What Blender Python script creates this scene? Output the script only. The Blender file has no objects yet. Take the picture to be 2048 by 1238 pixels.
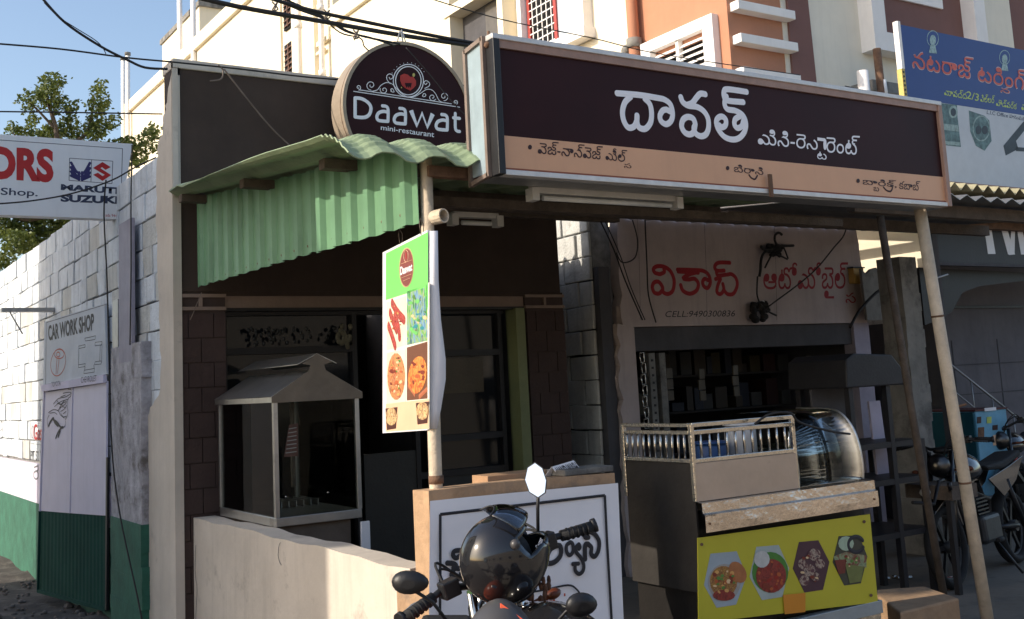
import bpy, math, random
from mathutils import Vector, Matrix, noise
random.seed(7)
C = bpy.context.scene.collection
S = bpy.context.scene
R_ = math.radians
# ---------------------------------------------------------------- camera
CAM = Vector((0, 0, 1.64)); FPX = 2198.0; CPY = 470.0
yaw, pit, rol = R_(33.14), R_(7.775), R_(-2.95)
fw = Vector((math.sin(yaw)*math.cos(pit), math.cos(yaw)*math.cos(pit), math.sin(pit)))
r0 = fw.cross(Vector((0, 0, 1))).normalized(); u0 = r0.cross(fw)
cr = r0*math.cos(rol)+u0*math.sin(rol); cu = -r0*math.sin(rol)+u0*math.cos(rol)
cd = bpy.data.cameras.new('camera'); cam = bpy.data.objects.new('camera', cd); C.objects.link(cam)
M = Matrix((cr, cu, -fw)).transposed().to_4x4(); M.translation = CAM; cam.matrix_world = M
cd.sensor_width = 36; cd.lens = FPX/2048*36; cd.shift_y = -(619-CPY)/2048; cd.clip_end = 600; cd.clip_start = .05
S.camera = cam
# ---------------------------------------------------------------- light
SUN_EL, SUN_AZ = 27, 12        # azimuth: degrees from -X towards +Y
sd = Vector((-math.cos(R_(SUN_AZ))*math.cos(R_(SUN_EL)), math.sin(R_(SUN_AZ))*math.cos(R_(SUN_EL)), math.sin(R_(SUN_EL))))
w = bpy.data.worlds.new('World'); S.world = w; w.use_nodes = True
nt = w.node_tree; bg = nt.nodes['Background']; sk = nt.nodes.new('ShaderNodeTexSky'); sk.sky_type = 'NISHITA'
sk.sun_disc = False; sk.sun_elevation = R_(SUN_EL); sk.sun_rotation = math.atan2(sd.x, sd.y)
sk.air_density = 1.0; sk.dust_density = 2.2; sk.ozone_density = 1.0
nt.links.new(sk.outputs[0], bg.inputs[0]); bg.inputs[1].default_value = .12
sl = bpy.data.lights.new('sun', 'SUN'); sl.energy = 2.3; sl.angle = R_(.5); sl.color = (1, .90, .76)
so = bpy.data.objects.new('sun', sl); C.objects.link(so); so.rotation_euler = sd.to_track_quat('Z', 'Y').to_euler()
S.view_settings.view_transform = 'Standard'; S.view_settings.look = 'None'
S.view_settings.exposure = 1.0; S.view_settings.gamma = 1
try: S.view_settings.use_curve_mapping = False
except Exception: pass
# ---------------------------------------------------------------- planes of the place, reached through photograph pixels
def ray(x, y): return cr*((x-1024)/FPX) - cu*((y-CPY)/FPX) + fw
class Plane:
    def __init__(s, p, n): s.p = Vector(p); s.n = Vector(n).normalized()
    def __call__(s, x, y, off=0.):
        v = ray(x, y); q = s.p + s.n*off
        return CAM + v*((q-CAM).dot(s.n)/v.dot(s.n))
def PY(d): return Plane((0, d, 0), (0, -1, 0))
def PX(d): return Plane((d, 0, 0), (-1, 0, 0))
def PZ(d): return Plane((0, 0, d), (0, 0, 1))
def PV(p, ang):                                   # vertical plane through p, running ang degrees from +Y to +X
    a = R_(ang); return Plane(p, (-math.cos(a), math.sin(a), 0))
# ---------------------------------------------------------------- materials
MATS = {}
def mat(name, col, rough=.7, metal=0, var=.12, scale=6, bump=.15, streak=0, spec=.4, coat=0, dirt=None, dscale=1.3, dth=.55):
    if name in MATS: return MATS[name]
    m = bpy.data.materials.new(name); m.use_nodes = True; MATS[name] = m
    n = m.node_tree.nodes; l = m.node_tree.links; b = n['Principled BSDF']
    b.inputs['Roughness'].default_value = rough; b.inputs['Metallic'].default_value = metal
    b.inputs['Specular IOR Level'].default_value = spec; b.inputs['Coat Weight'].default_value = coat
    tc = n.new('ShaderNodeTexCoord'); nz = n.new('ShaderNodeTexNoise'); nz.inputs['Scale'].default_value = scale
    nz.inputs['Detail'].default_value = 6; nz.inputs['Roughness'].default_value = .65
    l.new(tc.outputs['Object'], nz.inputs['Vector'])
    cr_ = n.new('ShaderNodeValToRGB'); e = cr_.color_ramp.elements
    c = Vector(col); lo = c*(1-var*1.3); hi = c*(1+var)
    e[0].position = .3; e[1].position = .7; e[0].color = (*lo, 1); e[1].color = (*[min(1, k) for k in hi], 1)
    l.new(nz.outputs['Fac'], cr_.inputs['Fac']); out = cr_.outputs['Color']
    def mixin(vec_scale, sc, th, colr, amt, wid=.14):
        nonlocal out
        mp = n.new('ShaderNodeMapping'); mp.inputs['Scale'].default_value = vec_scale
        l.new(tc.outputs['Object'], mp.inputs['Vector'])
        z = n.new('ShaderNodeTexNoise'); z.inputs['Scale'].default_value = sc; z.inputs['Detail'].default_value = 7; z.inputs['Roughness'].default_value = .7
        l.new(mp.outputs[0], z.inputs['Vector'])
        mr = n.new('ShaderNodeMapRange'); mr.inputs['From Min'].default_value = th; mr.inputs['From Max'].default_value = th+wid
        mr.inputs['To Max'].default_value = amt; l.new(z.outputs['Fac'], mr.inputs['Value'])
        mx = n.new('ShaderNodeMix'); mx.data_type = 'RGBA'; l.new(mr.outputs[0], mx.inputs['Factor'])
        l.new(out, mx.inputs['A']); mx.inputs['B'].default_value = (*colr, 1); out = mx.outputs['Result']
    if dirt: mixin((1, 1, 1), dscale, dth, dirt, .85)
    if streak: mixin((1, 1, .09), 9, .5, tuple(c*.45), streak, .25)
    l.new(out, b.inputs['Base Color'])
    if bump:
        bp = n.new('ShaderNodeBump'); bp.inputs['Strength'].default_value = bump; bp.inputs['Distance'].default_value = .01
        z = n.new('ShaderNodeTexNoise'); z.inputs['Scale'].default_value = scale*7; z.inputs['Detail'].default_value = 5
        l.new(tc.outputs['Object'], z.inputs['Vector']); l.new(z.outputs['Fac'], bp.inputs['Height']); l.new(bp.outputs[0], b.inputs['Normal'])
    return m
def glass(name, tint=(.9, .95, .95), rough=.02, alpha=.15):
    if name in MATS: return MATS[name]
    m = bpy.data.materials.new(name); m.use_nodes = True; MATS[name] = m
    n = m.node_tree.nodes; l = m.node_tree.links; n.clear()
    o = n.new('ShaderNodeOutputMaterial'); t = n.new('ShaderNodeBsdfTransparent'); t.inputs[0].default_value = (*tint, 1)
    g = n.new('ShaderNodeBsdfGlossy'); g.inputs['Roughness'].default_value = rough
    f = n.new('ShaderNodeFresnel'); f.inputs[0].default_value = 1.3; mx = n.new('ShaderNodeMixShader')
    ad = n.new('ShaderNodeMath'); ad.operation = 'ADD'; ad.inputs[1].default_value = alpha; l.new(f.outputs[0], ad.inputs[0])
    l.new(ad.outputs[0], mx.inputs[0]); l.new(t.outputs[0], mx.inputs[1]); l.new(g.outputs[0], mx.inputs[2]); l.new(mx.outputs[0], o.inputs[0])
    return m
def cellmat(name, cols, scale=40, rough=.5, bump=0, stretch=(1, 1, 1)):
    if name in MATS: return MATS[name]
    m = bpy.data.materials.new(name); m.use_nodes = True; MATS[name] = m
    n = m.node_tree.nodes; l = m.node_tree.links; b = n['Principled BSDF']; b.inputs['Roughness'].default_value = rough
    tc = n.new('ShaderNodeTexCoord'); mp = n.new('ShaderNodeMapping'); mp.inputs['Scale'].default_value = stretch
    v = n.new('ShaderNodeTexNoise'); v.inputs['Scale'].default_value = scale; v.inputs['Detail'].default_value = 3; v.inputs['Distortion'].default_value = 1.2
    r = n.new('ShaderNodeValToRGB'); l.new(tc.outputs['Object'], mp.inputs[0]); l.new(mp.outputs[0], v.inputs['Vector'])
    l.new(v.outputs['Fac'], r.inputs['Fac'])
    e = r.color_ramp.elements
    while len(e) < len(cols): e.new(.5)
    for i, c in enumerate(cols): e[i].position = .3+.4*i/(len(cols)-1); e[i].color = (*c, 1)
    l.new(r.outputs['Color'], b.inputs['Base Color']); return m
def srgb(r, g, b):
    f = lambda c: ((c/255+.055)/1.055)**2.4 if c > 10 else c/255/12.92
    return (f(r), f(g), f(b))
# ---------------------------------------------------------------- object helpers
def tag(o, label=None, cat=None, group=None, kind=None):
    if label: o['label'] = label
    if cat: o['category'] = cat
    if group: o['group'] = group
    if kind: o['kind'] = kind
    return o
def thing(name, label, cat, loc=(0, 0, 0), group=None):
    o = bpy.data.objects.new(name, None); C.objects.link(o); o.location = loc; o.empty_display_size = .1
    return tag(o, label, cat, group)
def rootof(p):
    o = Vector((0, 0, 0))
    while p: o += p.location; p = p.parent
    return o
class MB:
    def __init__(s): s.v = []; s.f = []; s.sm = False
    def add(s, vs, fs): k = len(s.v); s.v += [tuple(a) for a in vs]; s.f += [tuple(k+i for i in q) for q in fs]; return s
    def hexa(s, p): return s.add(p, [(0, 3, 2, 1), (4, 5, 6, 7), (0, 1, 5, 4), (1, 2, 6, 5), (2, 3, 7, 6), (3, 0, 4, 7)])
    def box(s, x0, x1, y0, y1, z0, z1):
        return s.hexa([(x0, y0, z0), (x1, y0, z0), (x1, y1, z0), (x0, y1, z0), (x0, y0, z1), (x1, y0, z1), (x1, y1, z1), (x0, y1, z1)])
    def bar(s, a, b, w, h, up=(0, 0, 1)):
        a = Vector(a); b = Vector(b); d = (b-a).normalized(); u = Vector(up)
        if abs(d.dot(u)) > .98: u = Vector((0, 1, 0))
        x = d.cross(u).normalized(); y = x.cross(d); x *= w/2; y *= h/2
        return s.hexa([a-x-y, a+x-y, a+x+y, a-x+y, b-x-y, b+x-y, b+x+y, b-x+y])
    def prism(s, pts, ex):                      # polygon extruded by vector ex
        n = len(pts); ex = Vector(ex); p = [Vector(a) for a in pts]
        return s.add(p+[a+ex for a in p], [tuple(range(n))[::-1], tuple(range(n, 2*n))]+[(i, (i+1) % n, n+(i+1) % n, n+i) for i in range(n)])
    def poly(s, pts): return s.add(pts, [tuple(range(len(pts)))])
    def tube(s, pts, r, n=8, cap=True):
        pts = [Vector(p) for p in pts]; k0 = len(s.v); N = len(pts); x = None
        for i, p in enumerate(pts):
            d = (pts[min(i+1, N-1)]-pts[max(i-1, 0)]).normalized()
            if x is None: x = d.orthogonal().normalized()
            x = (x-d*x.dot(d)).normalized(); y = d.cross(x); rr = r[i] if isinstance(r, (list, tuple)) else r
            for j in range(n):
                a = 2*math.pi*j/n; s.v.append(tuple(p+x*math.cos(a)*rr+y*math.sin(a)*rr))
        for i in range(N-1):
            for j in range(n): s.f.append((k0+i*n+j, k0+i*n+(j+1) % n, k0+(i+1)*n+(j+1) % n, k0+(i+1)*n+j))
        if cap: s.f.append(tuple(k0+j for j in range(n))[::-1]); s.f.append(tuple(k0+(N-1)*n+j for j in range(n)))
        s.sm = True; return s
    def ball(s, c, r, n=12, m=8, fn=None):
        c = Vector(c); k = len(s.v); r = Vector(r) if hasattr(r, '__len__') else Vector((r, r, r))
        for i in range(m+1):
            t = math.pi*i/m
            for j in range(n):
                a = 2*math.pi*j/n; q = Vector((math.sin(t)*math.cos(a), math.sin(t)*math.sin(a), math.cos(t)))
                q = Vector((q.x*r.x, q.y*r.y, q.z*r.z))
                if fn: q = fn(q)
                s.v.append(tuple(c+q))
        for i in range(m):
            for j in range(n): s.f.append((k+i*n+j, k+(i+1)*n+j, k+(i+1)*n+(j+1) % n, k+i*n+(j+1) % n))
        s.sm = True; return s
    def build(s, name, m, parent=None, label=None, bevel=0, smooth=None, local=False):
        o0 = Vector((0, 0, 0)) if local else rootof(parent)
        me = bpy.data.meshes.new(name); me.from_pydata([tuple(Vector(a)-o0) for a in s.v], [], s.f); me.update()
        if isinstance(m, bpy.types.Material): me.materials.append(m)
        if (s.sm if smooth is None else smooth):
            me.polygons.foreach_set('use_smooth', [len(p.vertices) < 5 for p in me.polygons])
        o = bpy.data.objects.new(name, me); C.objects.link(o)
        if parent: o.parent = parent
        if label: o['label'] = label
        if bevel:
            b = o.modifiers.new('b', 'BEVEL'); b.width = bevel; b.segments = 2; b.limit_method = 'ANGLE'
        return o
def T(pts, sc, ox, oy): return [(ox+x/sc, oy+y/sc) for x, y in pts]
def smooth_path(p, k=5):
    if len(p) < 3: return p
    out = []
    for i in range(len(p)-1):
        a = p[max(i-1, 0)]; b = p[i]; c = p[i+1]; d = p[min(i+2, len(p)-1)]
        for j in range(k):
            t = j/k; f = lambda q: .5*((2*b[q])+(-a[q]+c[q])*t+(2*a[q]-5*b[q]+4*c[q]-d[q])*t*t+(-a[q]+3*b[q]-3*c[q]+d[q])*t**3)
            out.append((f(0), f(1)))
    return out+[p[-1]]
def ink(name, strokes, wpx, pl, m, parent, sc=1., ox=0, oy=0, th=.0012, off=.0006, k=5, straight=False, label=None):
    """letter strokes lying on a sign's surface; wpx = stroke width in photograph pixels"""
    b = MB()
    for st in strokes:
        p2 = T(st, sc, ox, oy); p2 = p2 if straight else smooth_path(p2, k)
        q = p2[0]; hw = (pl(q[0], q[1]-wpx/2)-pl(q[0], q[1]+wpx/2)).length/2
        P = [pl(x, y, off) for x, y in p2]; n = pl.n; N = len(P)
        Q = [P[0]] 
        for a in P[1:]:
            if (a-Q[-1]).length > 1e-5: Q.append(a)
        P = Q; N = len(P)
        if N < 2: continue
        L = []; 
        for i in range(N):
            d = (P[min(i+1, N-1)]-P[max(i-1, 0)]).normalized(); s = n.cross(d).normalized()
            L.append((P[i]+s*hw, P[i]+n*th, P[i]-s*hw))
        vs = [v for t in L for v in t]; fs = []
        for i in range(N-1):
            a = 3*i; fs += [(a, a+1, a+4, a+3), (a+1, a+2, a+5, a+4)]
        b.add(vs, fs)
        for i, sg in ((0, -1), (N-1, 1)):            # round ends
            d = (P[1]-P[0]).normalized() if i == 0 else (P[-1]-P[-2]).normalized(); s = n.cross(d)
            cap = [P[i]+n*th]+[P[i]+s*hw*math.cos(a)+d*sg*hw*math.sin(a)*(0.15 if straight else .9) for a in [math.pi*j/6 for j in range(7)]]
            b.add(cap, [(0, j, j+1) for j in range(1, 7)])
    return b.build(name, m, parent, label=label, smooth=False)
def ringpts(cx, cy, rx, ry, n=24, a0=0, a1=360, rot=0):
    c, s = math.cos(R_(rot)), math.sin(R_(rot)); o = []
    for i in range(n+1):
        a = R_(a0+(a1-a0)*i/n); x, y = rx*math.cos(a), ry*math.sin(a); o.append((cx+x*c-y*s, cy+x*s+y*c))
    return o
def spiral(cx, cy, r, a0, turns, n=20, fx=1):
    return [(cx+fx*r*(1-.8*i/n)*math.cos(R_(a0)+turns*2*math.pi*i/n), cy+r*(1-.8*i/n)*math.sin(R_(a0)+turns*2*math.pi*i/n)) for i in range(n+1)]
def flat(name, px, pl, m, parent, off=.001, th=.0015, sc=1., ox=0, oy=0, label=None):
    p = [pl(x, y, off) for x, y in T(px, sc, ox, oy)]
    return MB().prism(p, pl.n*th).build(name, m, parent, label=label)
def text(name, body, quad, pl, m, parent, bold=0., off=.0012, sc=1., ox=0, oy=0, shear=0):
    cu_ = bpy.data.curves.new('t', 'FONT'); cu_.body = body; cu_.offset = bold; cu_.fill_mode = 'FRONT'; cu_.resolution_u = 4; cu_.shear = shear
    o = bpy.data.objects.new('t', cu_); C.objects.link(o); bpy.context.view_layer.update()
    me = bpy.data.meshes.new_from_object(o.evaluated_get(bpy.context.evaluated_depsgraph_get()))
    bpy.data.objects.remove(o)
    xs = [v.co.x for v in me.vertices]; ys = [v.co.y for v in me.vertices]
    x0, x1, y0, y1 = min(xs), max(xs), min(ys), max(ys)
    tl, tr, br, bl = [pl(x, y, off) for x, y in T(quad, sc, ox, oy)]; o0 = rootof(parent)
    for v in me.vertices:
        u = (v.co.x-x0)/(x1-x0); t = (v.co.y-y0)/(y1-y0)
        v.co = (bl*(1-u)+br*u)*(1-t)+(tl*(1-u)+tr*u)*t-o0
    me.materials.clear(); me.materials.append(m)
    ob = bpy.data.objects.new(name, me); C.objects.link(ob); ob.parent = parent; return ob
_cc = {}
def contours(body, bold):
    cu_ = bpy.data.curves.new('t', 'FONT'); cu_.body = body; cu_.offset = bold; cu_.fill_mode = 'NONE'; cu_.resolution_u = 3
    o = bpy.data.objects.new('t', cu_); C.objects.link(o); bpy.context.view_layer.update()
    me = bpy.data.meshes.new_from_object(o.evaluated_get(bpy.context.evaluated_depsgraph_get())); bpy.data.objects.remove(o)
    co = [v.co.copy() for v in me.vertices]; adj = {}
    for e in me.edges: a, b = e.vertices; adj.setdefault(a, []).append(b); adj.setdefault(b, []).append(a)
    seen = set(); loops = []
    for i in range(len(co)):
        if i in seen or i not in adj: continue
        L = [i]; seen.add(i); cur = i
        while True:
            nx_ = [q for q in adj[cur] if q not in seen]
            if not nx_: break
            cur = min(nx_) if len(L) == 1 else nx_[0]; seen.add(cur); L.append(cur)
        if len(L) > 2: loops.append([co[k] for k in L])
    return loops
def ttext(name, body, quad, pl, m, parent, bold=0., off=.0012, sc=1., ox=0, oy=0, step=.00006, notick=False):
    """print whose glyphs have overlapping contours: every outer contour is filled by itself;
    the head tick of a consonant is dropped where a vowel sign takes its place"""
    from mathutils.geometry import tessellate_polygon, delaunay_2d_cdt
    allc = contours(body, bold); loops = []; k = 0
    for ci, ch_ in enumerate(body):
        if ch_ not in _cc: _cc[ch_] = len(contours(ch_, 0)) if ch_.strip() else 0
        grp = allc[k:k+_cc[ch_]]; k += _cc[ch_]
        nxt = body[ci+1] if ci+1 < len(body) else ''
        if ((nxt and nxt in 'ాిీెేైొోౌ్' and 'క' <= ch_ <= 'హ') or (notick and ci == len(body)-1)) and len(grp) > 1:
            grp = [L for L in grp if not (len(L) == 52 and min(p_.y for p_ in L) > .38)]
        loops += grp
    ar = lambda L: .5*sum(L[i].x*L[(i+1) % len(L)].y-L[(i+1) % len(L)].x*L[i].y for i in range(len(L)))
    def inside(p, L):
        c = False
        for i in range(len(L)):
            a, b = L[i], L[i-1]
            if (a.y > p.y) != (b.y > p.y) and p.x < (b.x-a.x)*(p.y-a.y)/(b.y-a.y)+a.x: c = not c
        return c
    big = max(loops, key=lambda L: abs(ar(L))); sg = 1 if ar(big) > 0 else -1
    outs = [L for L in loops if ar(L)*sg > 0]; holes = [L for L in loops if ar(L)*sg < 0]; hm = {i: [] for i in range(len(outs))}; extra = []
    for h in holes:
        cnd = [i for i, L in enumerate(outs) if all(inside(p_, L) for p_ in h[::max(1, len(h)//6)])]
        if cnd: hm[min(cnd, key=lambda i: abs(ar(outs[i])))].append(h)
        elif not all(any(inside(p_, L) for L in outs) for p_ in h[::max(1, len(h)//8)]): extra.append(h)
    outs += extra
    for i in range(len(outs)-len(extra), len(outs)): hm[i] = []
    xs = [p_.x for L in outs for p_ in L]; ys = [p_.y for L in outs for p_ in L]; x0, x1, y0, y1 = min(xs), max(xs), min(ys), max(ys)
    tl, tr, br, bl = [pl(x, y, off) for x, y in T(quad, sc, ox, oy)]; b_ = MB()
    for k, L in enumerate(outs):
        V_ = []
        if hm[k]: pts = [p_ for q in [L]+hm[k] for p_ in q]; tris = tessellate_polygon([[Vector((p_.x, p_.y, 0)) for p_ in q] for q in [L]+hm[k]])
        else:
            r_ = delaunay_2d_cdt([Vector((p_.x, p_.y)) for p_ in L], [], [list(range(len(L)))], 1, 1e-5); pts, tris = r_[0], r_[2]
        for p_ in pts:
            u = (p_.x-x0)/(x1-x0); t = (p_.y-y0)/(y1-y0); V_.append((bl*(1-u)+br*u)*(1-t)+(tl*(1-u)+tr*u)*t+pl.n*step*(k % 7))
        b_.add(V_, [tuple(t_) for t_ in tris])
    return b_.build(name, m, parent)
def copyobj(o, parent=None, loc=None, rot=None, scale=None):
    c = o.copy(); C.objects.link(c)
    if parent: c.parent = parent
    if loc is not None: c.location = loc
    if rot is not None: c.rotation_euler = rot
    if scale is not None: c.scale = scale
    return c
def struct(o): o['kind'] = 'structure'; return o
# ================================================================ materials in use
m_white = mat('cream_wall_paint', (.80, .72, .56), .8, var=.04, scale=1.5, bump=.1, streak=.10)
m_grey_wall = mat('pale_grey_wall_paint', (.78, .72, .60), .8, var=.05, scale=1.5, streak=.15)
m_trim = mat('white_trim_paint', (.84, .81, .78), .7, var=.04, scale=4, streak=.1)
m_peach = mat('peach_wall_paint', (.45, .205, .12), .8, var=.05, scale=2, streak=.08)
m_maroon = mat('dark_maroon_wall_paint', (.20, .10, .085), .8, var=.06, scale=2, streak=.1)
m_block = [mat('whitewashed_block_%s' % n, c, .95, var=.12, scale=5, bump=.9, streak=.7, dirt=(.20, .18, .13), dscale=4, dth=.62) for n, c in
           (('pale', (.68, .72, .76)), ('mid', (.62, .66, .70)), ('bare', (.58, .58, .55)))]
m_mortar = mat('rough_mortar', (.24, .24, .24), .95, var=.3, scale=14, bump=1)
m_lilac = mat('lilac_wall_paint', (.66, .62, .74), .85, var=.08, scale=3, bump=.3, streak=.3, dirt=(.35, .3, .3), dscale=3, dth=.66)
m_green = mat('dark_green_wall_paint', (.030, .13, .085), .7, var=.25, scale=4, bump=.4, streak=.35, dirt=(.16, .16, .12), dscale=5, dth=.68)
m_plaster = mat('stained_grey_plaster', (.44, .42, .44), .95, var=.3, scale=8, bump=.9, dirt=(.12, .10, .08), dscale=3.5, dth=.52)
m_cream = mat('dusty_cream_plaster', (.60, .53, .45), .85, var=.10, scale=1.8, bump=.35, streak=.22, dirt=(.32, .29, .25), dscale=2.4, dth=.60)
m_brown = mat('dark_brown_facade_paint', (.058, .039, .030), .85, var=.15, scale=2.5, bump=.3, streak=.15)
m_brick = mat('brown_painted_brick', (.062, .038, .032), .85, var=.12, scale=5, bump=.5)
m_joint = mat('brown_joint', (.07, .047, .04), .9, var=.1)
m_band = mat('tan_band_paint', (.26, .19, .15), .8, var=.1)
m_conc = mat('bare_concrete', (.24, .23, .21), .9, var=.2, scale=4, bump=.6, streak=.3, dirt=(.09, .085, .08), dscale=3, dth=.5)
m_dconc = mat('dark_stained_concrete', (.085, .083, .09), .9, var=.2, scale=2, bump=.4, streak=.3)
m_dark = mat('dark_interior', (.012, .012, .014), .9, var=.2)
m_black = mat('black_paint', (.012, .012, .014), .45, var=.2)
m_rubber = mat('black_rubber', (.015, .015, .016), .8, var=.2)
m_steel = mat('brushed_stainless_steel', (.55, .54, .52), .36, 1, var=.12, scale=5, bump=.08, dirt=(.2, .17, .14), dscale=4, dth=.6)
m_steel2 = mat('polished_stainless_trim', (.62, .58, .52), .16, 1, var=.1, scale=9, bump=.25)
m_galv = mat('galvanised_tube', (.38, .38, .38), .45, .8, var=.15, scale=8)
m_rust = mat('rusty_iron', (.16, .09, .055), .85, .1, var=.35, scale=12, bump=.5)
m_pole = mat('dusty_cream_pole_paint', (.58, .48, .36), .7, var=.18, scale=9, bump=.4, streak=.3, dirt=(.2, .13, .09), dscale=9, dth=.64)
m_sheet = mat('pale_green_steel_sheet', (.135, .275, .155), .45, .0, var=.14, scale=3, bump=.15, streak=.45, spec=.35, dirt=(.10, .17, .10), dscale=3, dth=.62)
m_sheet2 = mat('pale_green_roof_sheet', (.27, .34, .20), .55, .0, var=.16, scale=5, bump=.3, streak=.3, dirt=(.16, .16, .11), dscale=4, dth=.58)
m_wood = mat('old_grey_timber', (.105, .08, .062), .85, var=.3, scale=10, bump=.5)
m_maroonp = mat('maroon_sign_vinyl', (.028, .006, .007), .45, var=.22, scale=1.3, bump=.03, spec=.15)
m_tan = mat('tan_sign_vinyl', (.64, .35, .20), .4, var=.05, scale=2, bump=0, streak=.1)
m_tanf = mat('tan_sign_frame', (.33, .20, .15), .45, var=.15, scale=9, bump=.1)
m_letter = mat('white_letter_vinyl', (.80, .79, .82), .4, var=.03, bump=0)
m_dred = mat('dark_maroon_ink', (.03, .006, .007), .5, var=.1, bump=0)
m_alu = mat('aluminium_edge', (.60, .58, .56), .4, .3, var=.1, scale=12)
m_bluesheet = mat('pale_blue_sheet', (.30, .38, .42), .5, .1, var=.14, scale=5, bump=.1, streak=.35, dirt=(.5, .34, .16), dscale=2.4, dth=.66)
m_cable = mat('black_cable_sheath', (.02, .018, .018), .6, var=.1, bump=0)
m_wire = mat('rusty_tie_wire', (.20, .15, .12), .7, var=.3)
m_signw = mat('white_sign_sheet', (.78, .78, .78), .5, var=.05, scale=1.5, bump=.05, streak=.12)
m_red = mat('red_letter_paint', (.45, .018, .018), .5, var=.1, bump=0)
m_orange = mat('orange_paint', (.62, .13, .05), .5, var=.1)
m_navy = mat('navy_letter_paint', (.03, .04, .08), .5, var=.1, bump=0)
m_blackp = mat('black_letter_paint', (.02, .02, .025), .6, var=.2, bump=0)
m_thin = mat('thin_grey_line_paint', (.10, .10, .11), .7, var=.1, bump=0)
m_dglass = mat('dark_window_glass', (.010, .012, .015), .06, var=.1, bump=0, spec=.35)
m_glass = glass('clear_glass', (.80, .83, .82), .02, -.01)
m_dirt = mat('dark_earth', (.085, .07, .06), .95, var=.35, scale=3, bump=1, dirt=(.16, .14, .12), dscale=6, dth=.55)
m_pave = mat('dusty_concrete_ground', (.17, .15, .125), .9, var=.2, scale=2, bump=.5, dirt=(.11, .10, .085), dscale=4, dth=.5)
m_louvre = mat('brown_louvre_timber', (.14, .07, .045), .7, var=.2)
# ================================================================ ground
g = MB(); N = 46
def gz(x, y):
    h = .0
    if x < 2.6: h += .05*noise.noise(Vector((x*1.7, y*1.7, 0)))+.02*noise.noise(Vector((x*7, y*7, 3)))
    if x < 2.6 and y > 8.5: h -= min(.12, (y-8.5)*.05)
    return h
xs = [-2+ .11*i for i in range(43)]; ys = [2.5+.2*i for i in range(75)]
g.v = [(x, y, gz(x, y)) for y in ys for x in xs]
g.f = [(j*43+i, j*43+i+1, (j+1)*43+i+1, (j+1)*43+i) for j in range(74) for i in range(42)]
struct(g.build('lane_ground', m_dirt, smooth=True))
struct(MB().poly([(-200, -200, -.14), (300, -200, -.14), (300, 400, -.14), (-200, 400, -.14)]).build('ground', m_dirt))
struct(MB().box(2.6, 30, 2.41, 9, -.13, 0).build('pavement', m_pave))
struct(MB().poly([(-40, -9, -.02), (40, -9, -.02), (40, 2.4, -.02), (-40, 2.4, -.02)]).build('road', mat('dusty_pale_road', (.30, .26, .21), .95, var=.15, scale=1)))
rs = random.Random(3)
st = MB()
for i in range(420):
    x = rs.uniform(.9, 2.55); y = rs.uniform(6.5, 13); r = rs.uniform(.008, .03)*(1.7 if rs.random() < .12 else 1)
    st.ball((x, y, gz(x, y)+r*.3), (r, r*rs.uniform(.7, 1.2), r*.7), 6, 4)
tag(st.build('loose_stones', mat('grey_stone', (.16, .14, .125), .9, var=.3), smooth=False), 'scattered grey stones on the dark earth by the gate', 'stones', kind='stuff')
# ================================================================ left: whitewashed block wall
XW = 2.18; W = PX(XW)
wall = thing('block_wall', 'long whitewashed concrete block wall with streaked mortar joints on the left', 'wall', (XW, 8, 0))
MB().box(XW+.02, XW+.2, 7.9, 24, -.2, 3.42).build('mortar_core', m_mortar, wall)
ch = .213; ztop = 3.44; rb = random.Random(11); bn = 0
bm_shared = {}
ext = MB()
for row in range(11):
    z1 = ztop-row*ch; y = 7.95-rb.uniform(0, .3)
    while y < 22:
        ln = rb.choice([.40, .40, .42, .30, .26]); y1 = y+ln
        if z1-ch > 1.05:
            jz = rb.uniform(-.006, .006); d = rb.uniform(0, .018)
            b = MB(); e = rb.uniform(.002, .007)
            b.hexa([(XW-d, y+e, z1-ch+e+jz), (XW+.05, y+e, z1-ch+e), (XW+.05, y1-e, z1-ch+e), (XW-d*rb.random(), y1-e, z1-ch+e+jz),
                    (XW-d, y+e, z1-e+jz), (XW+.05, y+e, z1-e), (XW+.05, y1-e, z1-e), (XW-d, y1-e, z1-e-jz)])
            if bn < 296 and y < 17.5:
                b.build('block', m_block[0 if rb.random() < .6 else (1 if rb.random() < .7 else 2)], wall, bevel=.006); bn += 1
            else: ext.v += [] if False else []; ext.add(b.v, b.f)
        y = y1
ext.build('block_remainder', m_block[0], wall)['kind'] = 'stuff'
# painted lower part: lilac plaster over a green dado
MB().box(XW-.012, XW+.1, 9.3, 24, .66, 1.07).build('lilac_plaster', m_lilac, wall)
MB().box(XW-.016, XW+.1, 9.3, 24, -.2, .66).build('green_dado', m_green, wall)
MB().box(XW-.002, XW+.1, 8.4, 9.3, .7, 1.07).build('bare_plaster', m_plaster, wall)
# cream plaster end of the wall with its broken edge
pl = PX(2.15)
edge = [(350, 118), (336, 178), (334, 205), (326, 232), (325, 262), (316, 292), (313, 330), (312, 420), (314, 520), (318, 600), (319, 670), (322, 730), (318, 790), (300, 815), (284, 860), (281, 940), (283, 1010), (280, 1090), (276, 1180), (274, 1260)]
P = []
for i, (x, y) in enumerate(edge):
    q = pl(x, y); P.append((2.15, max(q.y, 7.59), q.z))
    if i < len(edge)-1:
        x2, y2 = edge[i+1]
        for k in (1, 2, 3):
            t = k/4; q = pl(x+(x2-x)*t+(rb.uniform(-2.4, 2.4) if i > 1 else 0), y+(y2-y)*t); P.append((2.15, max(q.y, 7.59), q.z))
bot = P[-1]; P.append((2.15, 7.59, bot[2]))
cw = MB().prism(P, (.06, 0, 0)).build('cream_side_wall', m_cream)
tag(cw, 'dusty cream plastered side wall with a ragged edge between block wall and brown shop front', 'wall')
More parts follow.
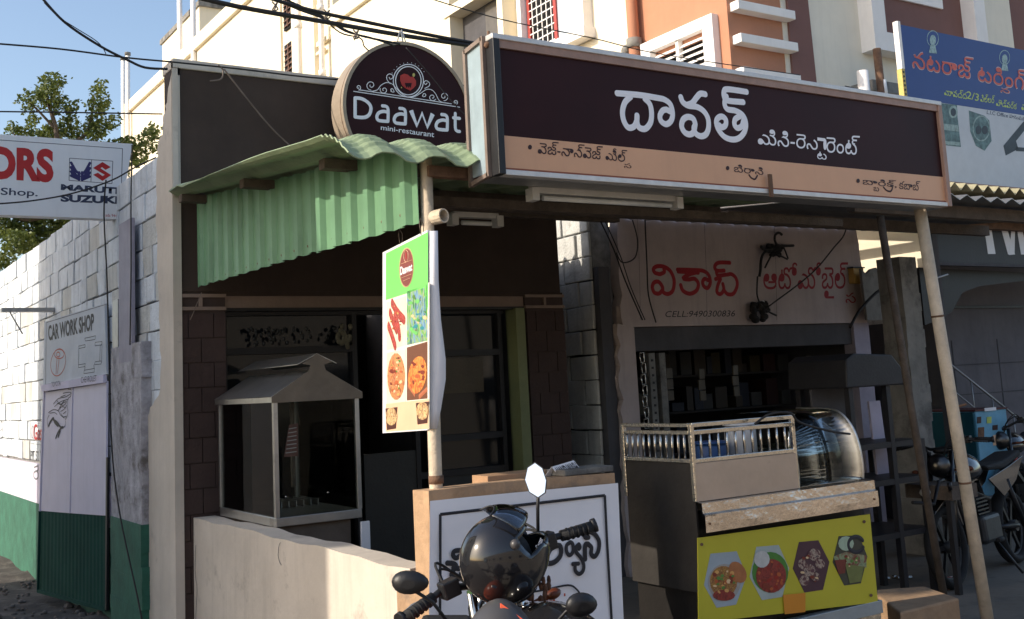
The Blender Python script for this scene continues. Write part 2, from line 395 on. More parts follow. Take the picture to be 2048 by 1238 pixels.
# stained pillar with green base at the gate's right
plp = PX(2.10)
pil = thing('gate_pillar', 'stained plaster gate pillar with green painted base under the white signboard', 'pillar', (2.1, 9, 0))
a, b_ = plp(222, 690).y, plp(282, 690).y
def pillar_piece(name, z0, z1, m, off=0):
    mb = MB(); n = 10; k0 = random.Random(name == 'base')
    for i in range(n):
        za, zb = z0+(z1-z0)*i/n, z0+(z1-z0)*(i+1)/n; j = lambda: k0.uniform(-.012, .012)
        mb.box(2.10-off+j()*.3, 2.2, b_+j()+.12*(off > 0)*0, a+j()*.6, za, zb)
    return mb.build(name, m, pil)
pillar_piece('shaft', plp(250, 1040).z, plp(250, 690).z, m_plaster)
pillar_piece('base', -.2, plp(250, 1040).z, m_green, .006)
# steel channel posts carrying the sign
MB().box(2.10, 2.13, plp(262, 500).y, plp(237, 500).y, 1.95, plp(250, 442).z).build('channel_post', mat('lilac_painted_steel', (.30, .28, .34), .6, var=.12, streak=.3), pil, bevel=.004)
MB().box(2.11, 2.13, plp(233, 650).y, plp(222, 650).y, 1.95, plp(228, 600).z).build('short_post', m_galv, pil, bevel=.003)
# ---------------------------------------------------------------- gate with its painted board
GP = PV((2.14, 9.5, 0), -6.0)
gate = thing('steel_gate', 'white steel gate with dark green lower half in the block wall', 'gate', tuple(GP(150, 1200)))
GR, GL = 213, 84
def gquad(x0, ya, x1, yb, y0b, y1b): return [(x0, ya), (x1, yb), (x1, y1b), (x0, y0b)]
m_gatew = mat('lilac_white_gate_paint', (.66, .63, .76), .5, var=.05, scale=3, bump=.05, streak=.15)
m_gateg = mat('dark_green_gate_paint', (.012, .060, .045), .85, spec=.15, var=.12, scale=3, bump=.05, streak=.3)
flat('upper_sheet', [(88, 779), (146, 770), (140, 1026), (80, 1021)], GP, m_gatew, gate, 0, .01)
flat('upper_sheet', [(147, 770), (214, 761), (212, 1031), (141, 1026)], GP, m_gatew, gate, .003, .01)
q = MB()
for i in range(19):
    xa, xb = 79+i*7.03, 79+(i+1)*7.03
    f = lambda x, t: (x-3*t*(1-(x-79)/134), 1021+(x-79)*.075 if t == 0 else 1184+(x-75)*.27)
    p = [GP(*f(xa, 0), .004), GP(*f(xa+3.2, 0), .009), GP(*f(xb, 0), .004)]; r = [GP(*f(xa, 1), .004), GP(*f(xa+3.2, 1), .009), GP(*f(xb, 1), .004)]
    q.add(p+r, [(0, 1, 4, 3), (1, 2, 5, 4)])
q.build('lower_corrugated_sheet', m_gateg, gate)
for x0, y0, x1, y1 in ((89, 776, 80, 1022), (214, 762, 212, 1031), (146, 770, 140, 1026)):
    MB().bar(GP(x0, y0, .012), GP(x1, y1, .012), .016, .03).build('frame_bar', m_gatew, gate)
for x0, y0, x1, y1 in ((80, 1022, 76, 1184), (212, 1031, 211.5, 1220), (77, 1182, 212, 1219)): MB().bar(GP(x0, y0, .012), GP(x1, y1, .012), .022, .03).build('lower_frame_bar', m_gateg, gate)
MB().bar(GP(215.5, 915, .03), GP(213.5, 1220, .03), .018, .05).build('gate_slot', m_black, gate)
ink('tiger_drawing', [T(s, 4.128, 0, 600) for s in (
    [(560, 735), (590, 745), (585, 790), (560, 820), (555, 880), (560, 930), (540, 990)], [(440, 860), (480, 815), (540, 800), (590, 770)], [(450, 880), (500, 840), (560, 820)],
    [(520, 770), (560, 762), (590, 762)], [(500, 800), (540, 785)], [(470, 850), (520, 870), (545, 850)], [(490, 890), (520, 850), (550, 840)], [(480, 910), (510, 880), (540, 890)],
    [(500, 920), (530, 900), (550, 870)], [(520, 940), (545, 920)], [(400, 930), (440, 905), (480, 915), (500, 950), (530, 975)], [(395, 1050), (390, 990), (405, 950)],
    [(410, 935), (450, 930), (470, 945)], [(470, 830), (500, 860), (530, 830)], [(505, 940), (520, 965), (545, 960)], [(540, 1000), (535, 1040), (505, 1060)])], 1.5, GP, m_blackp, gate, off=.0135, th=.001)
ink('tiger_drawing_heavy', [T(s, 4.128, 0, 600) for s in ([(400, 1040), (412, 1010), (440, 975), (450, 1010), (480, 1040)], [(440, 990), (470, 1010), (500, 1050), (520, 1050)],
    [(500, 1060), (475, 1100), (460, 1140)], [(495, 1080), (480, 1130)])], 5, GP, m_blackp, gate, off=.0135, th=.001)
board = thing('workshop_board', 'pale painted car workshop board with red and black emblems above the steel gate', 'sign', tuple(GP(150, 700)))
flat('panel', [(93, 644), (214, 607), (218, 748), (91, 770)], GP, mat('pale_blue_board_paint', (.50, .54, .60), .6, var=.08, scale=3, streak=.15), board, 0, .02)
flat('rail', [(88, 770), (214, 749), (214, 765), (90, 783)], GP, m_lilac, board, .012, .03)
ink('outline', [[(93, 645), (214, 608)], [(93, 645), (91, 768)], [(90, 769), (217, 749)], [(96, 783), (214, 764)]], 1.2, GP, m_thin, board, off=.021, straight=True)
text('lettering', 'CAR WORK SHOP', [(96, 651), (188, 626), (188, 660), (97, 682)], GP, m_blackp, board, bold=.035, off=.0215)
ink('oval_emblem', [T(ringpts(480, 515, 60, 112, 28, rot=9), 4.128, 0, 600), T(ringpts(488, 445, 40, 38, 20, rot=6), 4.128, 0, 600), T(ringpts(480, 450, 14, 20, 14), 4.128, 0, 600), T([(470, 480), (462, 610)], 4.128, 0, 600), T([(488, 480), (475, 605)], 4.128, 0, 600)], 2.2, GP, mat('faded_red_paint', (.45, .10, .06), .6), board, off=.0213)
ink('cross_emblem', [T(s, 4.128, 0, 600) for s in ([(700, 315), (790, 295), (785, 325), (705, 338), (700, 315)], [(785, 350), (843, 342), (838, 370), (785, 378), (785, 350)], [(650, 380), (703, 368), (703, 390), (652, 400), (650, 380)],
    [(650, 400), (648, 535)], [(843, 345), (838, 520)], [(648, 535), (705, 525), (700, 550), (648, 558), (648, 535)], [(785, 510), (838, 503), (835, 528), (780, 535), (785, 510)], [(695, 580), (780, 565), (778, 595), (692, 608), (695, 580)], [(828, 370), (823, 508)], [(775, 535), (778, 568)], [(703, 548), (698, 580)])], 1.1, GP, m_blackp, board, off=.0213, straight=True)
text('caption', 'TOYOTA', [(103, 764), (121, 761), (121, 771), (103, 774)], GP, m_blackp, board, off=.043)
text('caption', 'CHEVROLET', [(162, 754), (193, 750), (193, 762), (162, 766)], GP, m_blackp, board, off=.043)
# painted notes on the wall left of the gate
wn = W
nt_ = thing('wall_advert', 'small red and black service advert painted on the lilac wall left of the gate', 'painted sign', tuple(wn(72, 900)))
ink('frame_lines', [[(62, 840), (84, 839)], [(62, 887), (84, 890)], [(62, 840), (61, 887)]], 1.1, wn, m_thin, nt_, off=.0135, straight=True)
text('lettering', 'Gas', [(67, 848), (84, 848), (83, 881), (67, 880)], wn, m_red, nt_, off=.0135, bold=.01)
ink('drop_mark', [ringpts(64.5, 864, 1.6, 12, 12)], 2, wn, m_navy, nt_, off=.0135)
text('lettering', 'PIT STOP', [(61, 901), (88, 903), (88, 922), (61, 920)], wn, m_blackp, nt_, off=.0135, bold=.01)
ink('gauge_mark', [[(68, 935), (76, 932), (76, 940), (68, 944)], ringpts(72, 950, 5, 8, 14)], 3.4, wn, mat('grey_paint', (.2, .2, .22)), nt_, off=.0135)
wm = ink('wall_drawing', [[(0, 825), (5, 830), (3, 850), (6, 870), (0, 878)], [(0, 840), (4, 845)], [(0, 862), (3, 858)]], 1.3, wn, m_blackp, None, off=.0135)
tag(wm, 'black line drawing painted on the sunlit lilac wall at the left edge', 'painted sign')
tag(MB().box(XW-.5, XW, 11.9, 12.0, 2.62, 2.66).bar((XW-.42, 11.95, 2.62), (XW-.3, 11.95, 2.4), .012, .012).build('wall_bracket', m_galv), 'short grey steel bracket sticking out of the sunlit block wall', 'bracket')
# ================================================================ left sign
LS = PY(9.28)
ls = thing('motor_workshop_sign', 'white motor workshop signboard with red letters hung at left above the block wall', 'sign', tuple(LS(250, 440)))
p = [LS(-230, 255), LS(265, 290), LS(240, 441), LS(-225, 423)]
q0, q1 = LS(-120, 280), LS(262, 365)
zt, zb = 3.81, 3.165
x0, x1 = .35, LS(265, 290).x
tr, br = LS(265, 291), LS(240, 440)
MB().prism([(x0, 9.28, zt), (tr.x, 9.28, zt), (br.x, 9.28, zb), (x0, 9.28, zb)], (0, .12, 0)).build('panel', m_signw, ls)
ink('border_line', [[(-100, 273), (245, 297)], [(245, 297), (241, 440)]], 1.3, LS, m_thin, ls, straight=True)
text('lettering', 'ORS', [(-29, 291), (107.5, 298), (107, 366), (-29, 357)], LS, m_red, ls, bold=.05)
text('lettering', 'Shop.', [(2, 375), (76, 379), (75, 397), (1, 394)], LS, m_navy, ls, bold=.012)
text('lettering', 'MARUTI', [(122, 368), (237.5, 375), (237, 388.5), (121.5, 380)], LS, m_navy, ls, bold=.05)
text('lettering', 'SUZUKI', [(121.5, 388.5), (237.5, 392.5), (237, 408), (121, 403.5)], LS, m_navy, ls, bold=.055)
ink('emblem_frame', [T(s, 2.947, 0, 0) for s in ([(410, 932), (665, 950)], [(665, 950), (660, 1082)], [(660, 1082), (407, 1063)], [(407, 1063), (410, 932)], [(540, 942), (536, 1072)])], 1.2, LS, m_thin, ls, straight=True)
m_emb = mat('deep_blue_paint', (.03, .025, .12), .5, bump=0)
ink('wing_emblem', [T(s, 2.947, 0, 0) for s in ([(419, 958), (448, 1008), (468, 1022)], [(418, 985), (445, 1028), (468, 1040)], [(418, 1010), (440, 1042), (466, 1054)], [(418, 1035), (466, 1058)], [(466, 1015), (466, 1060)],
    [(530, 960), (502, 1010), (482, 1024)], [(530, 990), (504, 1030), (482, 1042)], [(530, 1016), (508, 1046), (484, 1056)], [(530, 1040), (484, 1060)], [(484, 1015), (484, 1062)])], 5, LS, m_emb, ls, k=3)
flat('letter_emblem', [(548, 990), (604, 955), (652, 985), (622, 1001), (601, 985), (592, 992), (655, 1032), (604, 1066), (549, 1030), (577, 1018), (604, 1038), (617, 1030)], LS, m_red, ls, sc=2.947)
text('small_print', 'ads 9440', [(211, 427), (238, 429), (238, 435), (211, 433)], LS, m_red, ls)
# ================================================================ building across the lane, out of frame at left (casts the real shade)
nb = thing('lane_building', 'plain two storey building across the lane at the left, shading the block wall', 'building', (-4, 10, 0))
MB().box(-6, -2.5, 7.1, 13.8, -.1, 6.35).build('wall', m_grey_wall, nb)
MB().box(-6.1, -2.4, 7.0, 13.9, 6.35, 6.5).build('roof', m_conc, nb)
for k in range(3):
    for zz in (1.2, 4.2):
        wf = MB().box(-2.5, -2.46, 8+k*2, 8.9+k*2, zz, zz+1.2).build('window', m_trim, nb)
        MB().box(-2.5, -2.45, 8.06+k*2, 8.84+k*2, zz+.06, zz+1.14).build('pane', m_dglass, wf)
op = thing('opposite_building', 'row of plain buildings across the street behind the camera', 'building', (5, -10, 0))
MB().box(-30, 40, -16, -9, -.1, 4.6).build('wall', mat('dusty_brown_wall', (.5, .44, .36), .9, var=.1), op)
for k in range(12):
    for zz in (1.0,):
        wf = MB().box(-25+k*5, -23.4+k*5, -9, -8.9, zz, zz+1.4).build('window', m_trim, op)
        MB().box(-24.9+k*5, -23.5+k*5, -8.9, -8.88, zz+.1, zz+1.3).build('pane', m_dglass, wf)
# ================================================================ brown restaurant building
FY = 7.6; F = PY(FY)
rest = thing('restaurant_building', 'dark brown single storey shop front with a tall blank parapet behind the green awning', 'building', (3.8, FY, 0))
XL, XR = 2.165, 5.42
parapet_top = 4.06
MB().box(XL, XR, FY, FY+.22, 2.40, parapet_top-.07).build('parapet_wall', m_brown, rest)
MB().box(XL-.005, XR+.02, FY-.012, FY+.25, parapet_top-.07, parapet_top).build('coping', m_cream, rest, bevel=.006)
MB().box(XL-.012, XL+.028, FY-.020, FY-.0125, 3.06, parapet_top-.075).build('corner_strip', m_cream, rest)
MB().box(XL, XR, FY+.03, FY+.22, 2.285, 2.395).build('lintel', m_band, rest)
MB().box(XL, XR, FY+.01, FY+.22, 2.37, 2.41).build('lintel_edge', m_brown, rest)
def brickpier(x0, x1, z0, z1, cols, rows, seed):
    MB().box(x0, x1, FY+.012, FY+.22, z0, 2.40).build('pier_core', m_joint, rest)
    k = random.Random(seed); h = (z1-z0)/rows; L = (x1-x0)/cols
    for r in range(rows):
        xs_ = [x0]+[x0+L*(i+(.5 if r % 2 else 1)) for i in range(cols)]
        xs_ = [a_ for a_ in xs_ if a_ < x1-.02]+[x1]
        for i in range(len(xs_)-1):
            d = k.uniform(0, .004); g_ = .0035
            MB().box(xs_[i]+g_, xs_[i+1]-g_, FY-d, FY+.02, z0+r*h+g_, z0+(r+1)*h-g_).build('brick', m_brick, rest)
    # tan striped band above the bricks
    for zz in (z1+.035, z1+.125):
        MB().box(x0-.003, x1+.003, FY-.006, FY+.02, zz-.012, zz+.012).build('band_line', m_band, rest)
    MB().box((x0+x1)/2-.012, (x0+x1)/2+.012, FY-.005, FY+.02, z1+.048, z1+.112).build('band_line', m_band, rest)
brickpier(XL, 2.52, .2, 2.245, 2, 12, 1)
brickpier(5.06, 5.45, .2, 2.245, 2, 12, 2)
# joint grooves above piers and dark interior
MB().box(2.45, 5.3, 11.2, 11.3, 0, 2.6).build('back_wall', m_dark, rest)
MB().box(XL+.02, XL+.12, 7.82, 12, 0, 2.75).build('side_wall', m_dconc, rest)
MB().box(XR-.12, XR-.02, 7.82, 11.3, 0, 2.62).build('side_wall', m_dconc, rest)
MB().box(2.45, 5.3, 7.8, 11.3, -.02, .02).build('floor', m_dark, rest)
# corrugated rear roof (its edge throws the zigzag shade on the block wall beyond)
b = MB(); ny = 40; xs_ = [2.2, XR+.10]
pr_ = [(7.82+ i*.075, 2.88+.035*(1 if i % 2 else -1)) for i in range(46)]
for i in range(45):
    (ya, za), (yb, zb_) = pr_[i], pr_[i+1]
    b.add([(2.2, ya, za), (XR+.1, ya, za-.02), (XR+.1, yb, zb_-.02), (2.2, yb, zb_)], [(0, 1, 2, 3)])
b.build('rear_roof', m_galv, rest)
# glazed front: dark frames, panes
gf = thing('shop_glazing', 'dark framed glass shop front with door, under the tan lintel of the brown shop', 'shop front', (3.8, 7.75, 0))
Y2 = 7.72; G2 = PY(Y2)
def fr(x0, y0, x1, y1, w=.035, m=m_black, nm='frame_bar', d=.05):
    a_, b__ = G2(x0, y0), G2(x1, y1); return MB().bar(a_, b__, w, d, (0, 1, 0)).build(nm, m, gf, bevel=.003)
MB().box(2.53, 3.55, Y2+.03, Y2+.04, .9, 2.25).build('window_pane', m_dglass, gf)
a_ = G2(870, 640); b__ = G2(1020, 960)
MB().box(a_.x, b__.x, Y2+.03, Y2+.04, .3, 2.22).build('door_pane', m_dglass, gf)
ZT = 2.26
for xx in (2.54, 3.55, 4.06, 4.16, 4.86): MB().box(xx-.02, xx+.02, Y2-.02, Y2+.05, .1, ZT).build('frame_bar', m_black, gf, bevel=.003)
for x0_, x1_, zz in ((2.54, 3.55, 1.98), (4.06, 4.86, 1.92), (4.06, 4.86, .98), (2.54, 4.9, ZT), (4.18, 4.84, 1.25)): MB().box(x0_, x1_, Y2-.018, Y2+.045, zz-.025, zz+.025).build('frame_bar', m_black, gf)
m_gp = mat('dull_grey_panel', (.035, .035, .033), .5, var=.1)
MB().box(4.18, 4.84, Y2+.0, Y2+.02, .3, .97).build('door_panel', m_gp, gf)
MB().box(3.60, 4.04, Y2-.01, Y2+.02, .3, 1.18).build('side_panel', m_gp, gf)
MB().box(4.22, 4.70, Y2+.015, Y2+.025, 1.6, 1.88).build('frosted_strip', mat('brown_tinted_glass', (.045, .036, .02), .2), gf)
MB().box(4.945, 5.035, FY-.02, FY+.14, .1, 2.27).build('green_jamb', mat('olive_green_board', (.20, .22, .10), .6, var=.1), gf, bevel=.004)
MB().box(2.52, 5.06, FY+.02, FY+.2, 2.262, 2.284).build('head_frame', m_black, gf)
# things faintly seen behind the glass
k = MB()
for i in range(60):
    x = rs.uniform(2.7, 3.5); k.ball((x, Y2-.05+rs.uniform(-.01, .01), 2.02+rs.uniform(0, .12)), (.012, .006, .016), 5, 4)
hg = thing('hanging_packets', 'faint hanging packets and a cream garland behind the dark transom of the brown shop', 'packets', (3, 7.7, 2.1))
k.build('beads', mat('dull_bead_grey', (.022, .022, .02), .5, var=.4), hg)['kind'] = 'stuff'
k = MB()
for i in range(26): k.ball((3.45+rs.uniform(-.06, .06), Y2-.06, 2.03+rs.uniform(-.04, .12)), (.02, .01, .025), 6, 4)
k.build('garland', mat('dusty_cream_cloth', (.14, .13, .09), .9, var=.3), hg)['kind'] = 'stuff'
# ================================================================ low wall
LX = 2.27
pf = PX(LX)
b = MB(); n = 30
ya, yb = 7.595, 4.435
prev = None
for i in range(n):
    y0_, y1_ = ya+(yb-ya)*i/n, ya+(yb-ya)*(i+1)/n
    f = lambda y: .866+.006*math.sin(y*5)+.004*math.sin(y*13)
    b.hexa([(LX, y0_, -.1), (LX+.15, y0_, -.1), (LX+.15, y1_, -.1), (LX, y1_, -.1), (LX+.004, y0_, f(y0_)), (LX+.15, y0_, f(y0_)), (LX+.15, y1_, f(y1_)), (LX+.004, y1_, f(y1_))])
m_lw = mat('splashed_cream_plaster', (.60, .53, .45), .88, var=.10, scale=1.6, bump=.45, streak=.3, dirt=(.30, .26, .22), dscale=3.1, dth=.585)
lw = b.build('low_wall', m_lw)
tag(lw, 'low cream plastered wall running from the brown shop toward the parked motorcycle', 'wall')

for i, (pts, lab) in enumerate((([(392, 1090), (390, 1140), (394, 1180), (391, 1240)], 'thin dark crack running down the left end of the low cream wall'), ([(560, 1085), (556, 1110), (562, 1130)], 'short hairline crack below the top of the low cream wall'))):
    pq = [PX(LX)(x, y, .002) for x, y in smooth_path(pts, 4)]; kc = random.Random(i)
    tag(MB().tube([p_+Vector((0, kc.uniform(-.006, .006), 0)) for p_ in pq], .0016, 4).build('plaster_crack', m_thin), lab, 'crack')
# ================================================================ awning
aw = thing('awning', 'pale green corrugated awning on cream poles in front of the brown shop', 'awning', (2.3, 4.25, 0))
def rz(y):                                            # roof profile with the curved-down nose
    if y >= 4.42: return 2.765+(y-4.42)*.100
    t = (4.42-y)/.28; return 2.765-.125*t**1.8
def wave(x):
    t = ((x-1.965)/.245) % 1.0
    return 0 if t < .12 or t > .88 else (.036 if .34 < t < .66 else .036*((t-.12)/.22 if t < .5 else (.88-t)/.22))
ys = [7.59-.25*i for i in range(13)]+[4.42-.0125*i for i in range(24)]
xs_ = []
x = 1.895
while x < 5.92: xs_.append(x); x += .252*.11
b = MB()
for y in ys:
    fl = .0045*(1 if (int(round((4.42-y)/.0125)) % 4 < 2) else -1) if y < 4.45 and y > 4.17 else 0
    xe = 1.90+max(0, y-5.2)*.035+max(0, y-6.5)*.13
    for x in xs_: x = max(x, xe); b.v.append((x, y, rz(y)+wave(x)-.022+fl))
nx = len(xs_)
b.f = [(j*nx+i, j*nx+i+1, (j+1)*nx+i+1, (j+1)*nx+i) for j in range(len(ys)-1) for i in range(nx-1)]
ro = b.build('roof_sheet', m_sheet2, aw, smooth=False)
ro.modifiers.new('s', 'SOLIDIFY').thickness = .006
for yy in (7.3, 6.08, 4.92):
    MB().box(2.12, 5.85, yy-.035, yy+.035, rz(yy)-.082, rz(yy)-.03).build('purlin', m_wood, aw, bevel=.004)
MB().box(2.34, 5.85, 4.235, 4.29, 2.585, 2.635).build('front_beam', m_rust, aw, bevel=.004)
MB().box(2.6, 5.85, 4.9, 4.95, 2.58, 2.63).build('cross_beam', m_wood, aw)
MB().box(2.6, 5.85, 5.7, 5.76, 2.72, 2.78).build('cross_beam', m_wood, aw)
# side panel: two corrugated sheets on the sunny side
def side(y0, y1, xx, per, dep, zb_):
    b = MB(); n = int(round((y1-y0)/per)); V = []
    for i in range(n):
        ya_ = y0+i*per
        for t, d in ((0, 0), (.28, 0), (.38, 1), (.62, 1), (.72, 0)): V.append((xx-d*dep, ya_+t*per))
    V.append((xx, y1))
    for i, (X, Y) in enumerate(V): b.v += [(X, Y, zb_+(Y-4.26)*.012+rb.uniform(-.004, .004)), (X, Y, rz(Y)-.025)]
    b.f = [(2*i, 2*i+2, 2*i+3, 2*i+1) for i in range(len(V)-1)]
    o = b.build('side_sheet', m_sheet, aw, smooth=False); o.modifiers.new('s', 'SOLIDIFY').thickness = .003
    for i in range(n):
        MB().ball((xx-dep*.0-.004, y0+(i+.86)*per, zb_+.06), .009, 6, 4).build('screw', m_rust, aw)
side(5.40, 7.56, 2.315, .196, .022, 2.385)
side(4.27, 5.43, 2.30, .193, .028, 2.375)
# the front pole and the far pole
def pole(name, pts, r, label, m=m_pole, extra=None):
    o = thing(name, label, 'pole', tuple(pts[0])); MB().tube(pts, r, 16).build('shaft', m, o)
    return o
p1 = pole('awning_pole', [(2.335, 4.28, 0), (2.335, 4.28, 1.3), (2.35, 4.28, 2.69)], .029, 'cream round awning pole behind the hanging food banner at the low wall')
MB().tube([(2.337, 4.28, 1.235), (2.337, 4.28, 1.27)], .033, 14).build('collar', m_rust, p1)
Pa, Pb = PY(4.15)(1841, 425), PY(4.15)(1976, 1245)
d = (Pb-Pa)/(Pb.z-Pa.z); top = Pa+d*.14; bt = Pb-d*(Pb.z+.05)
p2 = pole('awning_pole', [bt, bt*.5+top*.5, top], .036, 'leaning dusty cream awning pole under the right end of the restaurant signboard')
p2.children[0].data.materials[0] = m_pole
for f_, r_ in ((.36, .0375), (.72, .0375)):
    q = bt.lerp(top, f_); MB().tube([q-d.normalized()*.006, q+d.normalized()*.006], r_, 14).build('joint_ring', m_rust, p2)
q = bt.lerp(top, .52); MB().tube([q, q+Vector((.05, -.06, .02))], .007, 6).build('pole_peg', m_rust, p2)
q = bt.lerp(top, .80); MB().tube([q, q+Vector((.12, -.03, .03))], .005, 6).build('pole_peg', m_galv, p2)
# pipe end and lamps
pe = MB(); c0 = PY(4.2)(888, 431); dirp = Vector((-.30, .95, -.02)).normalized()
k = 14; fx = Vector((1, .3, 0)).normalized(); up = Vector((0, 0, 1))
for s_, r_ in ((0, .032), (0, .026)): pass
for L_, r_ in ((0, .033), (.11, .033), (.11, .026), (0, .026)):
    for j in range(k):
        a_ = 2*math.pi*j/k; pe.v.append(tuple(c0+dirp*L_+fx*math.cos(a_)*r_+up*math.sin(a_)*r_))
for i in range(4):
    for j in range(k): pe.f.append((i*k+j, i*k+(j+1) % k, ((i+1) % 4)*k+(j+1) % k, ((i+1) % 4)*k+j))
pe.sm = False
tag(pe.build('open_pipe', m_pole), 'short open ended cream pipe sticking out beside the awning pole', 'pipe')
def tubelamp(y, xa, ya_, xb, yb_, lab, hh=.045):
    P_ = PY(y); a_, b__ = P_(xa, ya_), P_(xb, yb_); b__.z = a_.z = (a_.z+b__.z)/2
    o = thing('tube_light', lab, 'lamp', tuple(a_)); MB().bar(a_, b__, .05, hh, (0, 0, 1)).build('batten', mat('dusty_white_enamel', (.48, .46, .42), .5, var=.1), o, bevel=.004)
    MB().tube([a_+Vector((.05, -.02, -.045)), b__+Vector((-.05, -.02, -.045))], .013, 10).build('tube', mat('unlit_lamp_glass', (.55, .55, .52), .25), o)
    for q in (a_, b__):
        MB().box(q.x-.02, q.x+.02, q.y-.04, q.y+.02, q.z-.06, q.z+.0).build('lamp_holder', mat('dusty_white_enamel', (.48, .46, .42)), o)
    return o
tubelamp(4.24, 1062, 374, 1350, 400, 'long dusty unlit tube light hanging under the restaurant signboard')
tubelamp(5.0, 903, 428, 993, 434, 'short dark tube light under the awning beside the open pipe', .03)
# ================================================================ round sign
RY = 7.2; RP = PY(RY)
rsn = thing('round_restaurant_sign', 'round maroon restaurant sign with white lettering standing on the brown parapet', 'sign', (3.8, RY, 3.7))
# circle through the photograph's outline, on the sign's plane
cl, crr, ct = RP(690, 205), RP(937, 215), RP(829, 92)
R0 = (crr.x-cl.x)/2*1.0; cx = (crr.x+cl.x)/2; cz = ct.z-R0
seg = 64; b = MB(); ringf = [(cx+R0*math.cos(2*math.pi*i/seg), cz+R0*math.sin(2*math.pi*i/seg)) for i in range(seg)]
b.prism([(x, RY, z) for x, z in ringf], (0, .012, 0)).build('face', m_maroonp, rsn)
b = MB(); R1 = R0+.022
for i in range(seg):
    a0, a1 = 2*math.pi*i/seg, 2*math.pi*(i+1)/seg
    q = lambda r, a, y: (cx+r*math.cos(a), y, cz+r*math.sin(a))
    b.add([q(R0-.004, a0, RY-.008), q(R1, a0, RY-.008), q(R1, a0, RY+.20), q(R0-.004, a0, RY+.20), q(R0-.004, a1, RY-.008), q(R1, a1, RY-.008), q(R1, a1, RY+.20), q(R0-.004, a1, RY+.20)],
          [(0, 1, 5, 4), (1, 2, 6, 5), (2, 3, 7, 6), (3, 0, 4, 7)])
b.build('rim', mat('dusty_beige_rim', (.34, .27, .20), .6, var=.15), rsn, smooth=False)
b = MB()
for i in range(seg):
    a0, a1 = 2*math.pi*i/seg, 2*math.pi*(i+1)/seg
    b.add([q(R1+.001, a0, RY+.03), q(R1+.001, a0, RY+.04), q(R1+.001, a1, RY+.04), q(R1+.001, a1, RY+.03)], [(0, 1, 2, 3)])
b.build('rim_seam', m_rust, rsn)
MB().box(cx-.3, cx-.26, RY+.2, FY, 3.2, 3.25).box(cx+.3, cx+.34, RY+.2, FY, 3.2, 3.25).build('bracket', m_rust, rsn)
z6 = (6.517, 690, 100)
def ink6(nm, st, w_, **kw): return ink(nm, st, w_, RP, m_letter, rsn, *z6, off=.003, **kw)
ink6('letter_d', [[(132, 625), (132, 872)], [(132, 625), (205, 632), (275, 665), (325, 715), (338, 770), (320, 835), (275, 872), (210, 880), (132, 872)]], 7)
A = [[(487, 728), (540, 738), (562, 785), (560, 928)], [(560, 812), (500, 800), (440, 820), (415, 870), (430, 912), (480, 925), (560, 930)]]
for dx, dy in ((0, 0), (226, 33), (772, 113)): ink6('letter_a', [[(x+dx, y+dy) for x, y in s] for s in A], 6.6)
ink6('letter_w', [[(862, 790), (938, 985), (1005, 825), (1072, 1005), (1142, 835)]], 9.5, straight=True)
ink6('letter_t', [[(1438, 825), (1438, 1010), (1460, 1055), (1495, 1062)], [(1412, 884), (1495, 892)]], 6.4)
text('small_lettering', 'mini-restaurant', [(468, 980), (1163, 1072), (1160, 1138), (466, 1040)], RP, m_letter, rsn, .01, .003, *z6)
ink6('flourish_lines', [[(110, 538), (1498, 746)], [(190, 520), (1390, 702)]], 1.7, straight=True)
ink6('flourish_ring', [ringpts(826, 400, 196, 212, 40), ringpts(826, 400, 166, 184, 36)], 1.9)
ink6('flourish_scrolls', [spiral(175, 488, 34, 90, -1.2)[::-1]+[(190, 520)], spiral(340, 460, 64, 90, 1.3), [(345, 540), (420, 520), (470, 460), (540, 425), (610, 440), (670, 500), (740, 570), (830, 615), (920, 600), (990, 560), (1060, 515), (1130, 520), (1180, 570), (1230, 660), (1300, 690)],
    spiral(508, 520, 52, 200, -1.2), [(590, 440), (550, 390), (545, 340), (575, 312), (615, 325), (625, 360), (590, 380), (575, 355)], [(1040, 500), (1095, 470), (1100, 430), (1060, 400), (1030, 420), (1050, 450), (1070, 430)],
    spiral(1140, 615, 50, 30, 1.2), spiral(1290, 605, 58, 90, -1.3), spiral(1440, 680, 30, 60, -1.2), [(600, 540), (600, 510), (620, 505), (640, 545), (610, 545), (600, 520)], [(1010, 605), (1025, 570), (1050, 575), (1050, 600), (1020, 610)]], 1.5)
for i in range(11):
    a_ = R_(205+i*12.5); flat('dot', ringpts(826+235*math.cos(a_), 400+235*math.sin(a_), 5, 5, 6)[:-1], RP, m_letter, rsn, .003, .001, *z6)
flat('fruit_emblem', [(718, 335), (770, 308), (820, 322), (850, 350), (890, 350), (925, 400), (925, 460), (890, 500), (850, 530), (790, 500), (745, 465), (718, 400)], RP, mat('red_emblem_paint', (.42, .03, .02), .5, bump=0), rsn, .003, .001, *z6)
flat('cup_emblem', [(780, 430), (870, 430), (855, 500), (840, 470), (830, 500), (820, 470), (800, 495)], RP, m_maroonp, rsn, .0045, .001, *z6)
for x, y in ((895, 325), (735, 490)): flat('leaf_emblem', ringpts(x, y, 18 if x > 800 else 8, 26 if x > 800 else 10, 8)[:-1], RP, mat('yellow_emblem_paint', (.5, .42, .12), .5, bump=0), rsn, .004, .001, *z6)
